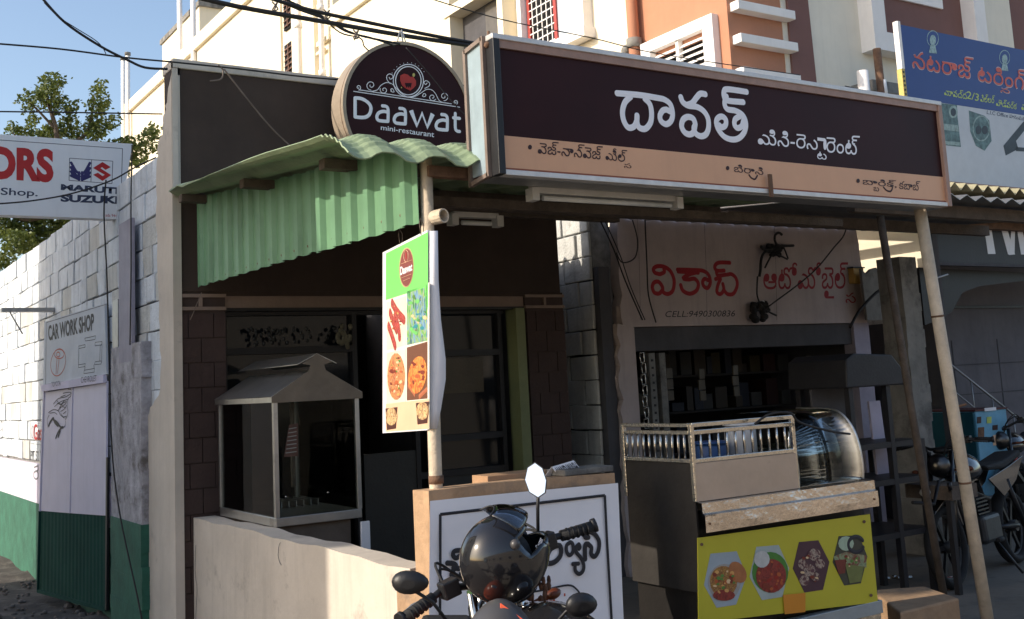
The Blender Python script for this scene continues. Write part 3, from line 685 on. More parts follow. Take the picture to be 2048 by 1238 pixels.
# ================================================================ big signboard
SP = PY(4.0)
bs = thing('restaurant_signboard', 'long maroon and tan restaurant signboard with big white letters over the awning', 'sign', (2.6, 4, 2.6))
TLc, TRc, BLc, BRc = SP(985, 64), SP(1882, 207), SP(990, 350), SP(1893, 412)
X0, X1 = (TLc.x+BLc.x)/2, (TRc.x+BRc.x)/2+.01; Z1, Z0 = (TLc.z+TRc.z)/2, (BLc.z+BRc.z)/2
fw_ = .035
div = (SP(1000, 262).z+SP(1860, 357).z)/2
MB().box(X0+fw_, X1-fw_, 4.006, 4.03, div, Z1-.06).build('maroon_field', m_maroonp, bs)
MB().box(X0+fw_, X1-fw_, 4.004, 4.03, Z0+.022, div).build('tan_field', m_tan, bs)
MB().box(X0+fw_, X1-fw_, 4.001, 4.03, Z0+.028, Z0+.034).build('tan_line', mat('red_brown_line', (.28, .09, .05)), bs)
MB().box(X0, X1, 3.985, 4.05, Z1-.025, Z1).build('top_edge', m_alu, bs, bevel=.003)
MB().box(X0+fw_, X1-fw_, 3.993, 4.04, Z1-.062, Z1-.025).build('top_frame', m_tanf, bs)
MB().box(X0, X0+fw_, 3.98, 4.05, Z0, Z1-.025).build('side_frame', m_black, bs, bevel=.003)
MB().box(X1-fw_, X1, 3.985, 4.05, Z0, Z1-.025).build('side_frame', m_tanf, bs, bevel=.003)
MB().box(X0+fw_, X1-fw_, 3.99, 4.04, Z0, Z0+.024).build('bottom_edge', m_alu, bs, bevel=.002)
MB().box(X0-.005, X0+.0, 4.05, 4.20, Z0+.02, Z1-.02).build('end_sheet', m_bluesheet, bs)
b = MB()
for a_, b__ in (((X0-.008, 4.055, Z0), (X0-.008, 4.055, Z1)), ((X0-.008, 4.21, Z0-.02), (X0-.008, 4.21, Z1-.02)), ((X0-.008, 4.055, Z0+.01), (X0-.008, 4.21, Z0-.01)), ((X0-.008, 4.055, Z1-.01), (X0-.008, 4.21, Z1-.03))):
    b.bar(a_, b__, .02, .02)
b.build('end_frame', mat('dull_brown_frame', (.22, .17, .14), .6, .3, var=.2), bs)
MB().box(X0+.02, X1, 4.05, 4.20, Z0+.0, Z0+.012).build('bottom_cover', m_galv, bs)
MB().box(X0, X1, 4.05, 4.21, Z1-.06, Z1-.05).build('top_cover', m_galv, bs)
MB().ball((X0, 4.03, Z1-.045), .016, 8, 6).tube([(X0+.01, 4.03, Z1-.04), (X0+.01, 4.03, Z1+.02)], .006, 6).build('hanging_bolt', m_rust, bs)
MB().box(SP(1533, 380).x, SP(1538, 380).x+.006, 3.975, 3.985, Z0-.02, Z0+.10).build('clip', m_rust, bs)
L7 = (3.7926, 1200, 150)
ink('letter_daa', [[(128, 138), (300, 152), (425, 172), (490, 187), (535, 225), (551, 295), (538, 348), (502, 373), (464, 350), (455, 308), (476, 270), (505, 262)],
    [(232, 165), (190, 207), (171, 275), (180, 345), (213, 397), (255, 392), (278, 350), (281, 306)], [(340, 180), (378, 222), (391, 290), (383, 360), (345, 407), (300, 400), (281, 360), (281, 306)], [(505, 262), (540, 280)]], 12.2, SP, m_letter, bs, *L7, off=-.004, k=7)
ink('letter_va', [[(612, 166), (628, 205), (668, 232), (735, 242), (787, 275), (819, 330), (823, 400), (803, 450), (765, 464), (728, 445), (712, 405), (722, 372), (705, 330), (665, 318), (630, 340), (619, 388), (640, 432), (675, 450), (708, 435), (722, 375)],
    [(660, 228), (700, 212), (733, 170), (762, 142), (800, 146)]], 12.2, SP, m_letter, bs, *L7, off=-.004, k=7)
ink('letter_th', [[(1113, 128), (970, 108), (941, 125), (943, 170), (968, 194), (1088, 206)], [(960, 160), (945, 215), (965, 258), (1030, 272), (1083, 305), (1107, 365), (1096, 430), (1055, 478), (1000, 489), (942, 467), (897, 412), (882, 355), (900, 322), (930, 316), (954, 340), (952, 380), (925, 397), (905, 380)],
    [(1062, 312), (1026, 335), (1020, 375), (1042, 402), (1075, 388), (1088, 345)]], 11.6, SP, m_letter, bs, *L7, off=-.004, k=7)
L3 = (4.1275, 1500, 140)
ttext('small_lettering', 'మిని-రెస', [(66, 480), (562, 530), (558, 662), (64, 612)], SP, m_letter, bs, .034, -.0035, *L3, notick=True)
ttext('small_lettering', 'ా', [(556, 556), (632, 566), (632, 662), (556, 652)], SP, m_letter, bs, .034, -.0033, *L3)
ttext('small_lettering', 'ట', [(556, 672), (634, 680), (632, 742), (554, 734)], SP, m_letter, bs, .034, -.0035, *L3)
ttext('small_lettering', 'రెంట్', [(632, 526), (906, 545), (902, 704), (630, 680)], SP, m_letter, bs, .034, -.0035, *L3)
L8 = (4.096, 1000, 140)
ttext('menu_lettering', 'వెజ్-నాన్వెజ్', [(312, 576), (842, 626), (838, 736), (310, 684)], SP, m_dred, bs, .04, -.0025, *L8)
ttext('menu_lettering', 'మీల్', [(866, 634), (1042, 654), (1038, 756), (864, 736)], SP, m_dred, bs, .04, -.0025, *L8)
ttext('menu_lettering', 'స', [(1018, 760), (1078, 766), (1076, 806), (1016, 800)], SP, m_dred, bs, .04, -.0025, *L8)
flat('bullet', ringpts(245, 632, 16, 20, 12)[:-1], SP, m_dred, bs, -.0035, .001, *L8)
L4 = (2.7516, 1440, 0)
flat('bullet', ringpts(42, 925, 9, 12, 12)[:-1], SP, m_dred, bs, -.0025, .001, *L4)
flat('bullet', ringpts(760, 995, 9, 12, 12)[:-1], SP, m_dred, bs, -.0025, .001, *L4)
ttext('menu_lettering', 'బిరాని', [(78, 902), (240, 922), (238, 964), (77, 946)], SP, m_dred, bs, .04, -.0025, *L4)
ink('menu_letter', [[(160, 962), (172, 978), (192, 986), (206, 966)]], 3.4, SP, m_dred, bs, *L4, off=-.0026, k=4)
ttext('menu_lettering', 'బారిక్,', [(786, 972), (974, 994), (972, 1036), (785, 1020)], SP, m_dred, bs, .04, -.0025, *L4)
ttext('menu_lettering', 'బ', [(846, 1028), (876, 1031), (875, 1054), (845, 1051)], SP, m_dred, bs, .04, -.0025, *L4)
ink('menu_letter', [[(900, 1030), (918, 1048), (940, 1052), (950, 1030), (940, 1022)]], 3.4, SP, m_dred, bs, *L4, off=-.0026, k=4)
ttext('menu_lettering', 'కబాబ్', [(988, 988), (1102, 998), (1100, 1050), (986, 1040)], SP, m_dred, bs, .04, -.0025, *L4)
# ================================================================ steel food cabinet
cab = thing('steel_food_cabinet', 'stainless steel food cabinet with house shaped hood and glass sides behind the low wall', 'food cabinet', (2.7, 6.9, .6))
cx0, cx1, cy0, cy1 = 2.42, 2.955, 6.42, 7.44; zb0, ze, zr = .93, 1.63, 1.875; cm = (cx0+cx1)/2
MB().box(cx0-.012, cx1+.012, cy0-.012, cy1+.01, zb0-.055, zb0).build('base_tray', m_steel, cab, bevel=.004)
MB().box(cx0+.03, cx1-.04, cy0+.05, cy1, .0, zb0-.055).build('counter_box', mat('dull_brown_steel', (.16, .125, .10), .5, .5, var=.15), cab)
for x, y in ((cx0, cy0), (cx1, cy0), (cx0, cy1), (cx1, cy1)): MB().box(x-.014, x+.014, y-.014, y+.014, zb0, ze).build('post', m_steel, cab, bevel=.002)
MB().box(cx0+.24, cx0+.262, cy0+.35, cy0+.372, zb0+.14, ze).build('inner_post', m_wood, cab)
b = MB()
for a_, c_ in (((cx0, cy0), (cx1, cy0)), ((cx0, cy0), (cx0, cy1)), ((cx1, cy0), (cx1, cy1)), ((cx0, cy1), (cx1, cy1))): b.bar((*a_, ze), (*c_, ze), .026, .026)
b.build('top_rail', m_steel, cab)
e = .03
b = MB(); b.prism([(cx0-e, cy0-e, ze+.012), (cm-.05, cy0-e, zr-.085), (cm-.05, cy1+e, zr-.085), (cx0-e, cy1+e, ze+.012)], (-.002, 0, .004)).build('hood_slope', m_steel, cab)
b = MB(); b.prism([(cx1+e, cy0-e, ze+.012), (cm+.05, cy0-e, zr-.085), (cm+.05, cy1+e, zr-.085), (cx1+e, cy1+e, ze+.012)], (.002, 0, .004)).build('hood_slope', m_steel, cab)
MB().prism([(cx0-e, cy0-e-.001, ze-.022), (cx1+e, cy0-e-.001, ze-.022), (cx1+e, cy0-e-.001, ze+.014), (cm+.055, cy0-e-.001, zr-.083), (cm+.045, cy0-e-.001, zr-.05), (cm+.10, cy0-e-.001, zr-.035), (cm, cy0-e-.001, zr+.02), (cm-.10, cy0-e-.001, zr-.04), (cm-.045, cy0-e-.001, zr-.05), (cm-.055, cy0-e-.001, zr-.083), (cx0-e, cy0-e-.001, ze+.014)], (0, -.004, 0)).build('gable', mat('dull_steel_gable', (.20, .17, .14), .45, .7, var=.15), cab)
b = MB(); b.box(cx0-e, cx0-e+.004, cy0-e, cy1+e, ze-.02, ze+.014).build('eave_strip', m_steel, cab)
for sg, nm in ((-1, 'vent_cap'), (1, 'vent_cap')):
    MB().prism([(cm, cy0-e, zr+.018), (cm+sg*.13, cy0-e, zr-.045), (cm+sg*.13, cy1+e, zr-.045), (cm, cy1+e, zr+.018)], (0, 0, .004)).build(nm, m_steel, cab)
for y in (cy0-.001, cy1+.001): MB().box(cx0+.014, cx1-.014, y-.002, y+.002, zb0, ze-.013).build('glass_pane', m_glass, cab)
for x in (cx0-.001, cx1+.001): MB().box(x-.002, x+.002, cy0+.014, cy1-.014, zb0, ze-.013).build('glass_pane', m_glass, cab)
for i in range(9): MB().box(cx0+.05+i*.05, cx0+.056+i*.05, cy0+.45, cy0+.75, zb0+.005, zb0+.045).build('tray_fin', m_steel, cab)
for x_, y_ in ((cx0+.03, cy0-.02), (cx0+.30, cy0-.02)): MB().ball((x_+.02, y_, zb0+.12), .007, 6, 5).build('knob', m_steel2, cab)
wp = thing('leaning_board', 'narrow white board edge leaning behind the steel food cabinet base', 'board', (3.0, 6.45, 0))
MB().box(2.96, 3.02, 6.41, 6.43, 0, .85).build('panel', m_letter, wp, bevel=.004)
nt2 = thing('notice_card', 'small pink printed notice card hanging inside the glass food cabinet', 'notice', (2.62, 6.75, 1.2))
NP = PY(6.76)
flat('card', [(578, 850), (596, 846), (596, 912), (568, 914)], NP, mat('pink_printed_card', (.28, .13, .12), .7, var=.3, scale=40), nt2)
ink('printed_lines', [[(578+(-i*1.1), 858+i*8), (593, 855+i*8)] for i in range(7)], 1.6, NP, m_letter, nt2, off=.003, straight=True)
ink('string', [[(590, 805), (572, 912)], [(592, 805), (600, 850)]], 1, NP, m_wire, nt2, straight=True)
# ================================================================ pier wall with banner
BW = PY(4.2)
pw = thing('counter_wall', 'low tan plastered masonry wall holding the printed banner behind the motorcycle', 'wall', (2.8, 4.3, 0))
m_tanwall = mat('tan_plaster', (.42, .27, .16), .88, var=.2, scale=4, bump=.7, streak=.35, dirt=(.22, .16, .12), dscale=5, dth=.56)
b = MB(); n = 14; xa, xb = 2.255, 3.25
topz = lambda x: 1.215+.008*math.sin((x-2.2)*2.6)-.012*(x-2.25)
for i in range(n):
    x0_, x1_ = xa+(xb-xa)*i/n, xa+(xb-xa)*(i+1)/n
    b.hexa([(x0_, 4.2, -.1), (x1_, 4.2, -.1), (x1_, 4.345, -.1), (x0_, 4.345, -.1), (x0_, 4.2, topz(x0_)), (x1_, 4.2, topz(x1_)), (x1_, 4.345, topz(x1_)-.004), (x0_, 4.345, topz(x0_)-.004)])
b.build('masonry', m_tanwall, pw)
MB().box(2.235, 2.27, 4.18, 4.50, -.1, .845).build('footing', m_tanwall, pw, bevel=.006)
BP = PY(4.175)
ban = thing('biryani_banner', 'white cloth banner with black Telugu lettering in a black border on the tan wall', 'banner', tuple(BP(1040, 1100)))
m_cloth = mat('white_banner_cloth', (.84, .82, .84), .6, var=.04, scale=2, bump=.1)
b = MB(); nx_, nz_ = 24, 24
for j in range(nz_+1):
    for i in range(nx_+1):
        u, v = i/nx_, j/nz_
        lx = 860+(857-860)*v+(1236-860+ (18)*v)*u
        yl, yr = 1002-12*math.sin(u*math.pi)*.1, 966
        y = (yl+(yr-yl)*u)+(1330-(yl+(yr-yl)*u))*v
        q = BP(lx, y, .006*math.sin(u*9+v*3)*math.sin(v*6+1)*.6+.003*math.sin(v*14+u*3)); b.v.append(tuple(q))
b.f = [(j*(nx_+1)+i, j*(nx_+1)+i+1, (j+1)*(nx_+1)+i+1, (j+1)*(nx_+1)+i) for j in range(nz_) for i in range(nx_)]
b.build('cloth', m_cloth, ban, smooth=True)
B4 = (3.662, 770, 900)
ink('border', [[(405, 472), (1610, 332)], [(1610, 332), (1625, 640), (1660, 1240)], [(405, 472), (405, 900), (402, 1240)]], 6.2, BP, m_blackp, ban, *B4, off=.008, straight=True)
ink('border', [[(402, 1240), (401, 1500)], [(1660, 1240), (1672, 1500)]], 6.2, BP, m_blackp, ban, *B4, off=.008, straight=True)
ink('telugu_letter', [[(548, 775), (520, 792), (498, 770), (508, 742), (550, 735), (595, 748), (622, 800), (618, 860)]], 10, BP, m_blackp, ban, *B4, off=.008)
ink('telugu_letter', [[(455, 828), (498, 832), (520, 850), (498, 885), (488, 920), (515, 948), (550, 935), (560, 900), (575, 940), (610, 935), (625, 900)], [(500, 862), (545, 868)]], 11, BP, m_blackp, ban, *B4, off=.008)
ink('telugu_letter', [[(1150, 800), (1200, 830), (1250, 815), (1288, 765), (1280, 700), (1220, 720), (1195, 760)]], 11, BP, m_blackp, ban, *B4, off=.008)
ink('telugu_letter', [[(1358, 675), (1330, 700), (1332, 750), (1355, 770), (1378, 740), (1375, 690), (1358, 675)]], 8.5, BP, m_blackp, ban, *B4, off=.008)
ink('telugu_letter', [[(1420, 690), (1398, 715), (1402, 750), (1435, 790), (1455, 840), (1450, 885), (1422, 908), (1395, 885), (1392, 845)], [(1375, 835), (1418, 832)], [(1420, 690), (1428, 710), (1420, 725)]], 8.5, BP, m_blackp, ban, *B4, off=.008)
ink('telugu_letter', [[(1492, 640), (1468, 640), (1462, 612), (1490, 598), (1535, 615), (1568, 670), (1562, 740), (1535, 780), (1510, 760), (1512, 715), (1490, 692)]], 10, BP, m_blackp, ban, *B4, off=.008)
ink('telugu_letter', [[(1466, 800), (1466, 700), (1490, 690)]], 11, BP, m_blackp, ban, *B4, off=.008)
ink('price_outline', [[(1080, 1040), (1180, 1022), (1340, 990), (1405, 1022), (1440, 1085), (1435, 1180), (1400, 1260)]], 4, BP, m_blackp, ban, *B4, off=.008)
m_pr = mat('orange_red_ink', (.50, .08, .04), .6, bump=0)
ink('price_mark', [[(1178, 1180), (1178, 1075)], [(1178, 1090), (1205, 1058), (1232, 1075), (1238, 1130), (1215, 1160)]], 5, BP, m_pr, ban, *B4, off=.008)
ink('price_mark', [[(1316, 1050), (1316, 1070)], [(1345, 1142), (1385, 1132)], [(1316, 1150), (1312, 1240)]], 4, BP, m_pr, ban, *B4, off=.008, straight=True)
bx = thing('cardboard_box', 'tan cardboard box on the counter wall beside the folded hand wash sign', 'box', tuple(PY(4.38)(1040, 975)))
P_ = PY(4.36); a_, c_ = P_(976, 975), P_(1108, 950)
b = MB(); b.box(a_.x, c_.x, 4.36, 4.50, .9, P_(1040, 946).z).build('carton', mat('tan_cardboard', (.42, .25, .14), .8, var=.12), bx, bevel=.003)
gs = MB(); P_ = PY(4.3); a_, c_ = P_(1108, 962), P_(1236, 962)
gs.box(a_.x, 3.255, 4.21, 4.36, topz(3)-.0, topz(3)+.028)
tag(gs.build('stone_slab', m_conc, bevel=.005), 'thin grey stone slab on top of the counter wall under the hand wash sign', 'slab')
hw = thing('hand_wash_sign', 'folded white card reading hand wash standing on the grey slab', 'sign', tuple(PY(4.28)(1135, 960)))
HP = PY(4.27)
q1 = [HP(1108, 934), HP(1152, 921), HP(1167, 945), HP(1124, 960)]
q1 = [q1[0]+Vector((0, .018, 0)), q1[1]+Vector((0, .018, 0)), q1[2]-Vector((0, .0, 0)), q1[3]]
n_ = (q1[1]-q1[0]).cross(q1[3]-q1[0]).normalized()
MB().prism(q1, n_*.003).build('front_flap', m_letter, hw)
q2 = [q1[0], q1[1], q1[1]+Vector((.01, .06, -.055)), q1[0]+Vector((-.03, .05, -.065))]
MB().prism(q2, (0, .003, 0)).build('back_flap', m_letter, hw)
class QP:                                    # text on a free quad
    n = -n_ if n_.y > 0 else n_
    def __call__(s, x, y, off=0): return (q1[0]*(1-x)+q1[1]*x)*(1-y)+(q1[3]*(1-x)+q1[2]*x)*y+s.n*(off+.003)
text('lettering', 'HAND WASH', [(.06, .1), (.95, .1), (.95, .86), (.06, .86)], QP(), m_blackp, hw, bold=.02)
# ================================================================ hanging food banner on the pole
a1 = PX(2.30)(858, 462)
VB = PV((2.31, 4.26, 2), 9.8)
fb = thing('food_banner', 'bright green and peach vertical food banner tied to the awning pole', 'banner', tuple(VB(815, 660)))
m_bgreen = mat('bright_green_print', (.17, .62, .13), .5, var=.03, bump=0); m_bwhite = mat('white_print', (.75, .72, .62), .5, var=.03, bump=0); m_bpeach = mat('peach_print', (.72, .47, .30), .5, var=.05, bump=0)
flat('backing', [(770, 505), (860, 460), (860, 860), (770, 866)], VB, m_letter, fb, 0, .012)
flat('white_ground', [(771, 590), (859, 565), (859, 858), (771, 864)], VB, m_bwhite, fb, .0125, .0008)
flat('green_field', [(772, 507), (856, 464), (856, 612), (852, 640), (850, 575), (772, 600)], VB, m_bgreen, fb, .0135, .0008)
flat('peach_field', [(772, 808), (858, 798), (858, 857), (772, 863)], VB, m_bpeach, fb, .0135, .0008)
m_kebab = cellmat('kebab_print', [(.35, .02, .02), (.5, .07, .05), (.22, .02, .02), (.6, .2, .12)], 60)
m_fry = cellmat('fried_food_print', [(.25, .06, .02), (.5, .16, .04), (.6, .3, .12), (.3, .03, .01), (.55, .35, .2)], 48, stretch=(1, 1, .6))
m_tandoor = cellmat('tandoori_print', [(.35, .05, .015), (.62, .16, .03), (.7, .3, .06), (.3, .04, .02)], 26)
m_drink = cellmat('green_drink_print', [(.02, .12, .04), (.08, .35, .12), (.3, .4, .1), (.15, .3, .5), (.03, .1, .06), (.4, .4, .15)], 22, stretch=(1, 1, .5))
m_cup = cellmat('drink_cup_print', [(.5, .25, .08), (.7, .5, .25), (.2, .07, .02), (.75, .6, .35)], 40)
flat('kebab_photo', [(774, 605), (812, 592), (812, 690), (774, 700)], VB, mat('cream_print', (.72, .66, .50), .5, bump=0), fb, .0135, .0008)
for s_ in ([(784, 606), (795, 625), (808, 640)], [(780, 625), (787, 645), (793, 660)], [(790, 630), (797, 655), (799, 675)], [(777, 652), (785, 675), (790, 692)]): ink('kebab_print', [s_], 19, VB, m_kebab, fb, off=.015, k=3)
flat('drink_photo', [(814, 583), (855, 568), (855, 681), (814, 690)], VB, m_drink, fb, .0135, .0008)
flat('fried_food_photo', [(774, 706), (812, 698), (812, 803), (774, 807)], VB, mat('cream_print', (.72, .66, .50), .5, bump=0), fb, .0135, .0008)
flat('fried_food_print', ringpts(792.5, 753, 17.5, 47, 18, rot=0)[:-1], VB, m_fry, fb, .0148, .0008)
flat('tandoori_photo', [(814, 695), (855, 683), (855, 797), (814, 801)], VB, mat('brown_print', (.16, .06, .03), .5, bump=0), fb, .0135, .0008)
flat('tandoori_print', ringpts(835, 750, 18, 38, 18, rot=8)[:-1], VB, m_tandoor, fb, .0148, .0008)
ink('wood_tray_print', [[(816, 770), (830, 790)], [(838, 794), (854, 778)]], 9, VB, mat('terracotta_print', (.42, .13, .06), .5, bump=0), fb, off=.0148, straight=True)
for cx_, cy_, sx_ in ((783, 833, 12), (845, 822, 13)): 
    flat('drink_cup_print', [(cx_-sx_, cy_-16), (cx_+sx_, cy_-19), (cx_+sx_*.75, cy_+24), (cx_-sx_*.75, cy_+27)], VB, mat('dark_drink_print', (.07, .02, .015), .4, bump=0), fb, .0148, .0008)
    flat('drink_cup_print', ringpts(cx_, cy_, sx_*.95, 18, 14)[:-1], VB, m_cup, fb, .016, .0008)
m_logo = mat('brown_red_print', (.22, .055, .045), .5, bump=0)
flat('logo_disc', ringpts(813, 535, 14.5, 40, 26, rot=2)[:-1], VB, mat('pale_brown_print', (.5, .3, .18), .5, bump=0), fb, .0148, .0006)
flat('logo_disc', ringpts(813, 535, 13, 37.5, 26, rot=2)[:-1], VB, m_logo, fb, .0158, .0006)
text('logo_lettering', 'Daawat', [(800.5, 534), (824.5, 525), (824.5, 541), (800.5, 551)], VB, m_letter, fb, bold=.03, off=.0172)
ink('logo_lines', [[(802, 528), (823, 520)], [(803, 556), (823, 548)], [(806, 562), (820, 556)], ringpts(812, 512, 4.5, 12, 14)], 1.0, VB, m_bpeach, fb, off=.0172)
ink('cup_print', [[(812, 507), (812, 516)]], 5, VB, m_red, fb, off=.0172)
bl = [mat('crumb_%d' % i, c, .5, bump=0) for i, c in enumerate(((.45, .10, .03), (.62, .32, .10), (.20, .03, .015), (.10, .22, .04), (.70, .50, .28)))]
bk = random.Random(8)
def crumbs(cx_, cy_, rx_, ry_, n, s_, P_, par, off, tf=(1., 0, 0), pal=bl):
    for i in range(n):
        while True:
            a_, c_ = bk.uniform(-1, 1), bk.uniform(-1, 1)
            if a_*a_+c_*c_ < .85: break
        k_ = s_*bk.uniform(.6, 1.5); flat('crumb_print', ringpts(cx_+a_*rx_, cy_+c_*ry_, k_, k_*bk.uniform(.5, 1.3), 7, rot=bk.uniform(0, 90))[:-1], P_, bk.choice(pal), par, off+i*.00004, .0003, *tf)
crumbs(792.5, 753, 16, 44, 34, 2.2, VB, fb, .0158); crumbs(835, 748, 15, 34, 16, 3.0, VB, fb, .0158, pal=bl[:3]); crumbs(834, 630, 18, 46, 22, 3.2, VB, fb, .0146, pal=[bl[3], bl[4], mat('crumb_5', (.03, .25, .30), .5, bump=0), mat('crumb_6', (.15, .5, .12), .5, bump=0), bl[3]])
crumbs(790, 642, 12, 34, 14, 1.3, VB, fb, .0166, pal=bl[:3])
# folded white edge of the banner to the right of the pole
b = MB(); ee = [(462, 4), (560, 5), (640, 8), (720, 14), (760, 14), (820, 8), (858, 3)]
for y, wd in ee: b.v += [tuple(VB(859.5, y, .006)), tuple(VB(859.5, y, .006)+Vector((.018+wd*.0034, -.01-.001*wd, 0)))]
b.f = [(2*i, 2*i+1, 2*i+3, 2*i+2) for i in range(len(ee)-1)]
b.build('curled_edge', m_letter, fb, smooth=True).modifiers.new('s', 'SOLIDIFY').thickness = .002
for x_, y_ in ((800, 489), (842, 470)):
    q = VB(x_, y_, .014); MB().tube([q, q+Vector((-.006, 0, .05)), q+Vector((.0, 0, .075)), q+Vector((.014, 0, .05)), q+Vector((.012, 0, -.004))], .0022, 5).build('tie_wire', m_wire, fb)
# ================================================================ food cart
cart = thing('food_cart', 'stainless food cart with yellow food panel, barred rail and curved glass case under the signboard', 'food cart', (4.2, 4.3, 0))
CY = 4.05; CP = PY(CY); CX0, CX1, CD = 3.62, 4.845, 4.58
zt_ = 1.405; zr0 = 1.235; zl1 = 1.045; zl0 = .905
XM = CP(1595, 950).x
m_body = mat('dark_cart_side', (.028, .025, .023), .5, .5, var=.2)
MB().box(CX0+.03, CX1-.02, CY+.05, CD, .08, zl1-.01).build('body', m_body, cart)
MB().box(CX0, XM, CY-.002, CY+.012, zl1+.0, zr0-.012).build('front_sheet', mat('dull_warm_steel', (.48, .39, .32), .38, .6, var=.12, scale=3, dirt=(.2, .15, .12), dscale=5, dth=.6), cart)
MB().box(CX0-.002, CX0+.01, CY+.013, CD, .62, zr0-.012).build('side_sheet', mat('shaded_side_steel', (.045, .04, .036), .6, .3, var=.2), cart)  # shade on this side is put into the steel colour
m_ledge = mat('dented_bright_steel', (.72, .62, .52), .22, 1, var=.15, scale=5, bump=.6)
b = MB(); n = 26
for i in range(n+1):
    x = CX0-.005+(CX1-CX0+.01)*i/n; j = lambda s_: .006*noise.noise(Vector((x*6, s_, 0)))
    b.v += [(x, CY+.02, zl1+j(1)*.3), (x, CY-.035+j(2)*.3, zl1-.006), (x, CY-.038+j(3), zl1-.052+j(4)*.4), (x, CY-.052+j(6)*.4, zl1-.06), (x, CY-.054+j(7), zl0+.035), (x, CY-.052+j(5), zl0), (x, CY+.02, zl0-.004)]
for i in range(n):
    for k_ in range(6): b.f.append((i*7+k_, (i+1)*7+k_, (i+1)*7+k_+1, i*7+k_+1))
b.build('ledge', m_ledge, cart, smooth=False)
for xx in (CX0+.02, CX1-.03): MB().ball((xx, CY-.056, zl0+.04), .006, 6, 4).build('rivet', m_rust, cart)
# rails
for zz in (zt_, zt_-.035): MB().bar((CX0, CY+.01, zz), (XM, CY+.01, zz), .02, .022).build('top_rail', m_steel2, cart, bevel=.003)
MB().bar((CX0, CY+.01, zr0), (XM, CY+.01, zr0), .02, .022).build('lower_rail', m_steel2, cart, bevel=.003)
for zz in (zt_, zt_-.035, zr0): MB().bar((CX0, CY+.02, zz), (CX0, CD, zz), .02, .02).build('side_rail', m_steel2, cart, bevel=.003)
for x, y in ((CX0, CY+.01), (XM, CY+.01), (CX0, CD)): MB().bar((x, y, zl1), (x, y, zt_+.005), .022, .022, (0, 1, 0)).build('corner_post', m_steel2, cart, bevel=.002)
for i in range(11): x = CX0+(XM-CX0)*(i+1)/12.; MB().tube([(x, CY+.01, zr0), (x, CY+.01, zt_-.03)], .0065, 8).build('bar', m_steel2, cart)
for i in range(11): y = CY+.02+(CD-CY)*(i+1)/12.; MB().tube([(CX0, y, zr0), (CX0, y, zt_-.03)], .0065, 8).build('bar', m_steel2, cart)
# glass case with curved front
prof = [(CY-.0, zl1+.005), (CY-.005, 1.12), (CY+.005, 1.22), (CY+.04, 1.32), (CY+.11, 1.395), (CY+.2, 1.42), (CD-.1, 1.425)]
pp = smooth_path(prof, 4)
b = MB()
for y, z in pp: b.v += [(XM+.012, y, z), (CX1-.04, y, z)]
b.f = [(2*i, 2*i+1, 2*i+3, 2*i+2) for i in range(len(pp)-1)]
b.build('curved_glass', m_glass, cart, smooth=True).modifiers.new('s', 'SOLIDIFY').thickness = .001
MB().prism([(CX1-.04, y, z) for y, z in pp]+[(CX1-.04, CD-.1, zl1+.005)], (.004, 0, 0)).build('glass_end', m_glass, cart)
MB().tube([(CX1-.04, y, z) for y, z in pp], .007, 8).build('edge_trim', m_steel, cart)
MB().box(XM+.01, CX1-.045, CY+.12, CD-.12, 1.235, 1.243).build('glass_shelf', glass('green_edge_glass', (.75, .86, .82), .05, .12), cart)
for xx in (XM+.16, XM+.34): MB().bar((xx, CY+.14, zl1), (xx, CY+.14, 1.41), .008, .008, (0, 1, 0)).build('shelf_post', m_steel, cart)
MB().box(XM+.02, CX1-.05, CY+.02, CD-.1, zl1-.005, zl1+.004).build('case_floor', m_steel, cart)
MB().box(CX0+.02, CX1-.02, CD-.02, CD, zl1, 1.2).build('back_sheet', m_body, cart)
MB().box(CX0+.02, CX1-.02, CY+.03, CD-.03, 1.0, zl1).build('cook_top', m_steel, cart)
# yellow panel
YP = PY(CY-.012)
m_yel = mat('yellow_panel_print', (.50, .45, .03), .45, var=.06, scale=2, bump=0, dirt=(.22, .19, .03), dscale=5, dth=.66)
flat('yellow_panel', [(1394, 1076), (1738, 1028), (1754, 1204), (1396, 1246)], YP, m_yel, cart, 0, .006)
MB().box(CX0+.01, CX1-.0, CY-.02, CY+.03, CP(1750, 1215).z-.03, CP(1750, 1200).z-.002).build('bottom_trim', mat('grey_blue_trim', (.32, .36, .38), .4, .3), cart, bevel=.003)
MB().box(CX0+.02, CX1-.01, CY-.01, CY+.04, .16, CP(1750, 1215).z-.032).build('lower_band', m_steel2, cart)
for x in (CX0+.06, CX1-.08):
    for y in (CY+.08, CD-.08): MB().tube([(x, y, 0), (x, y, .16)], .02, 8).build('leg', m_steel, cart)
YZ = (2.7033, 1200, 780)
fm = [cellmat('noodle_print', [(.25, .08, .02), (.4, .22, .04), (.18, .05, .02), (.5, .3, .08)], 55), cellmat('curry_print', [(.14, .01, .008), (.28, .03, .02), (.1, .008, .006)], 30),
      cellmat('pastry_print', [(.05, .02, .03), (.12, .04, .04), (.4, .32, .25), (.06, .03, .04)], 34), cellmat('roll_print', [(.1, .14, .08), (.25, .3, .16), (.16, .03, .02), (.3, .3, .15)], 16)]
hexes = [([(597, 885), (738, 872), (792, 1005), (735, 1160), (630, 1177), (562, 1055)], (.34, .40, .44)), ([(845, 848), (965, 838), (1022, 965), (985, 1118), (875, 1136), (808, 1010)], (.38, .44, .42)),
         ([(1075, 822), (1180, 812), (1240, 930), (1205, 1080), (1105, 1095), (1042, 965)], (.07, .028, .04)), ([(1290, 790), (1400, 785), (1445, 900), (1410, 1045), (1320, 1057), (1257, 930)], (.05, .05, .035))]
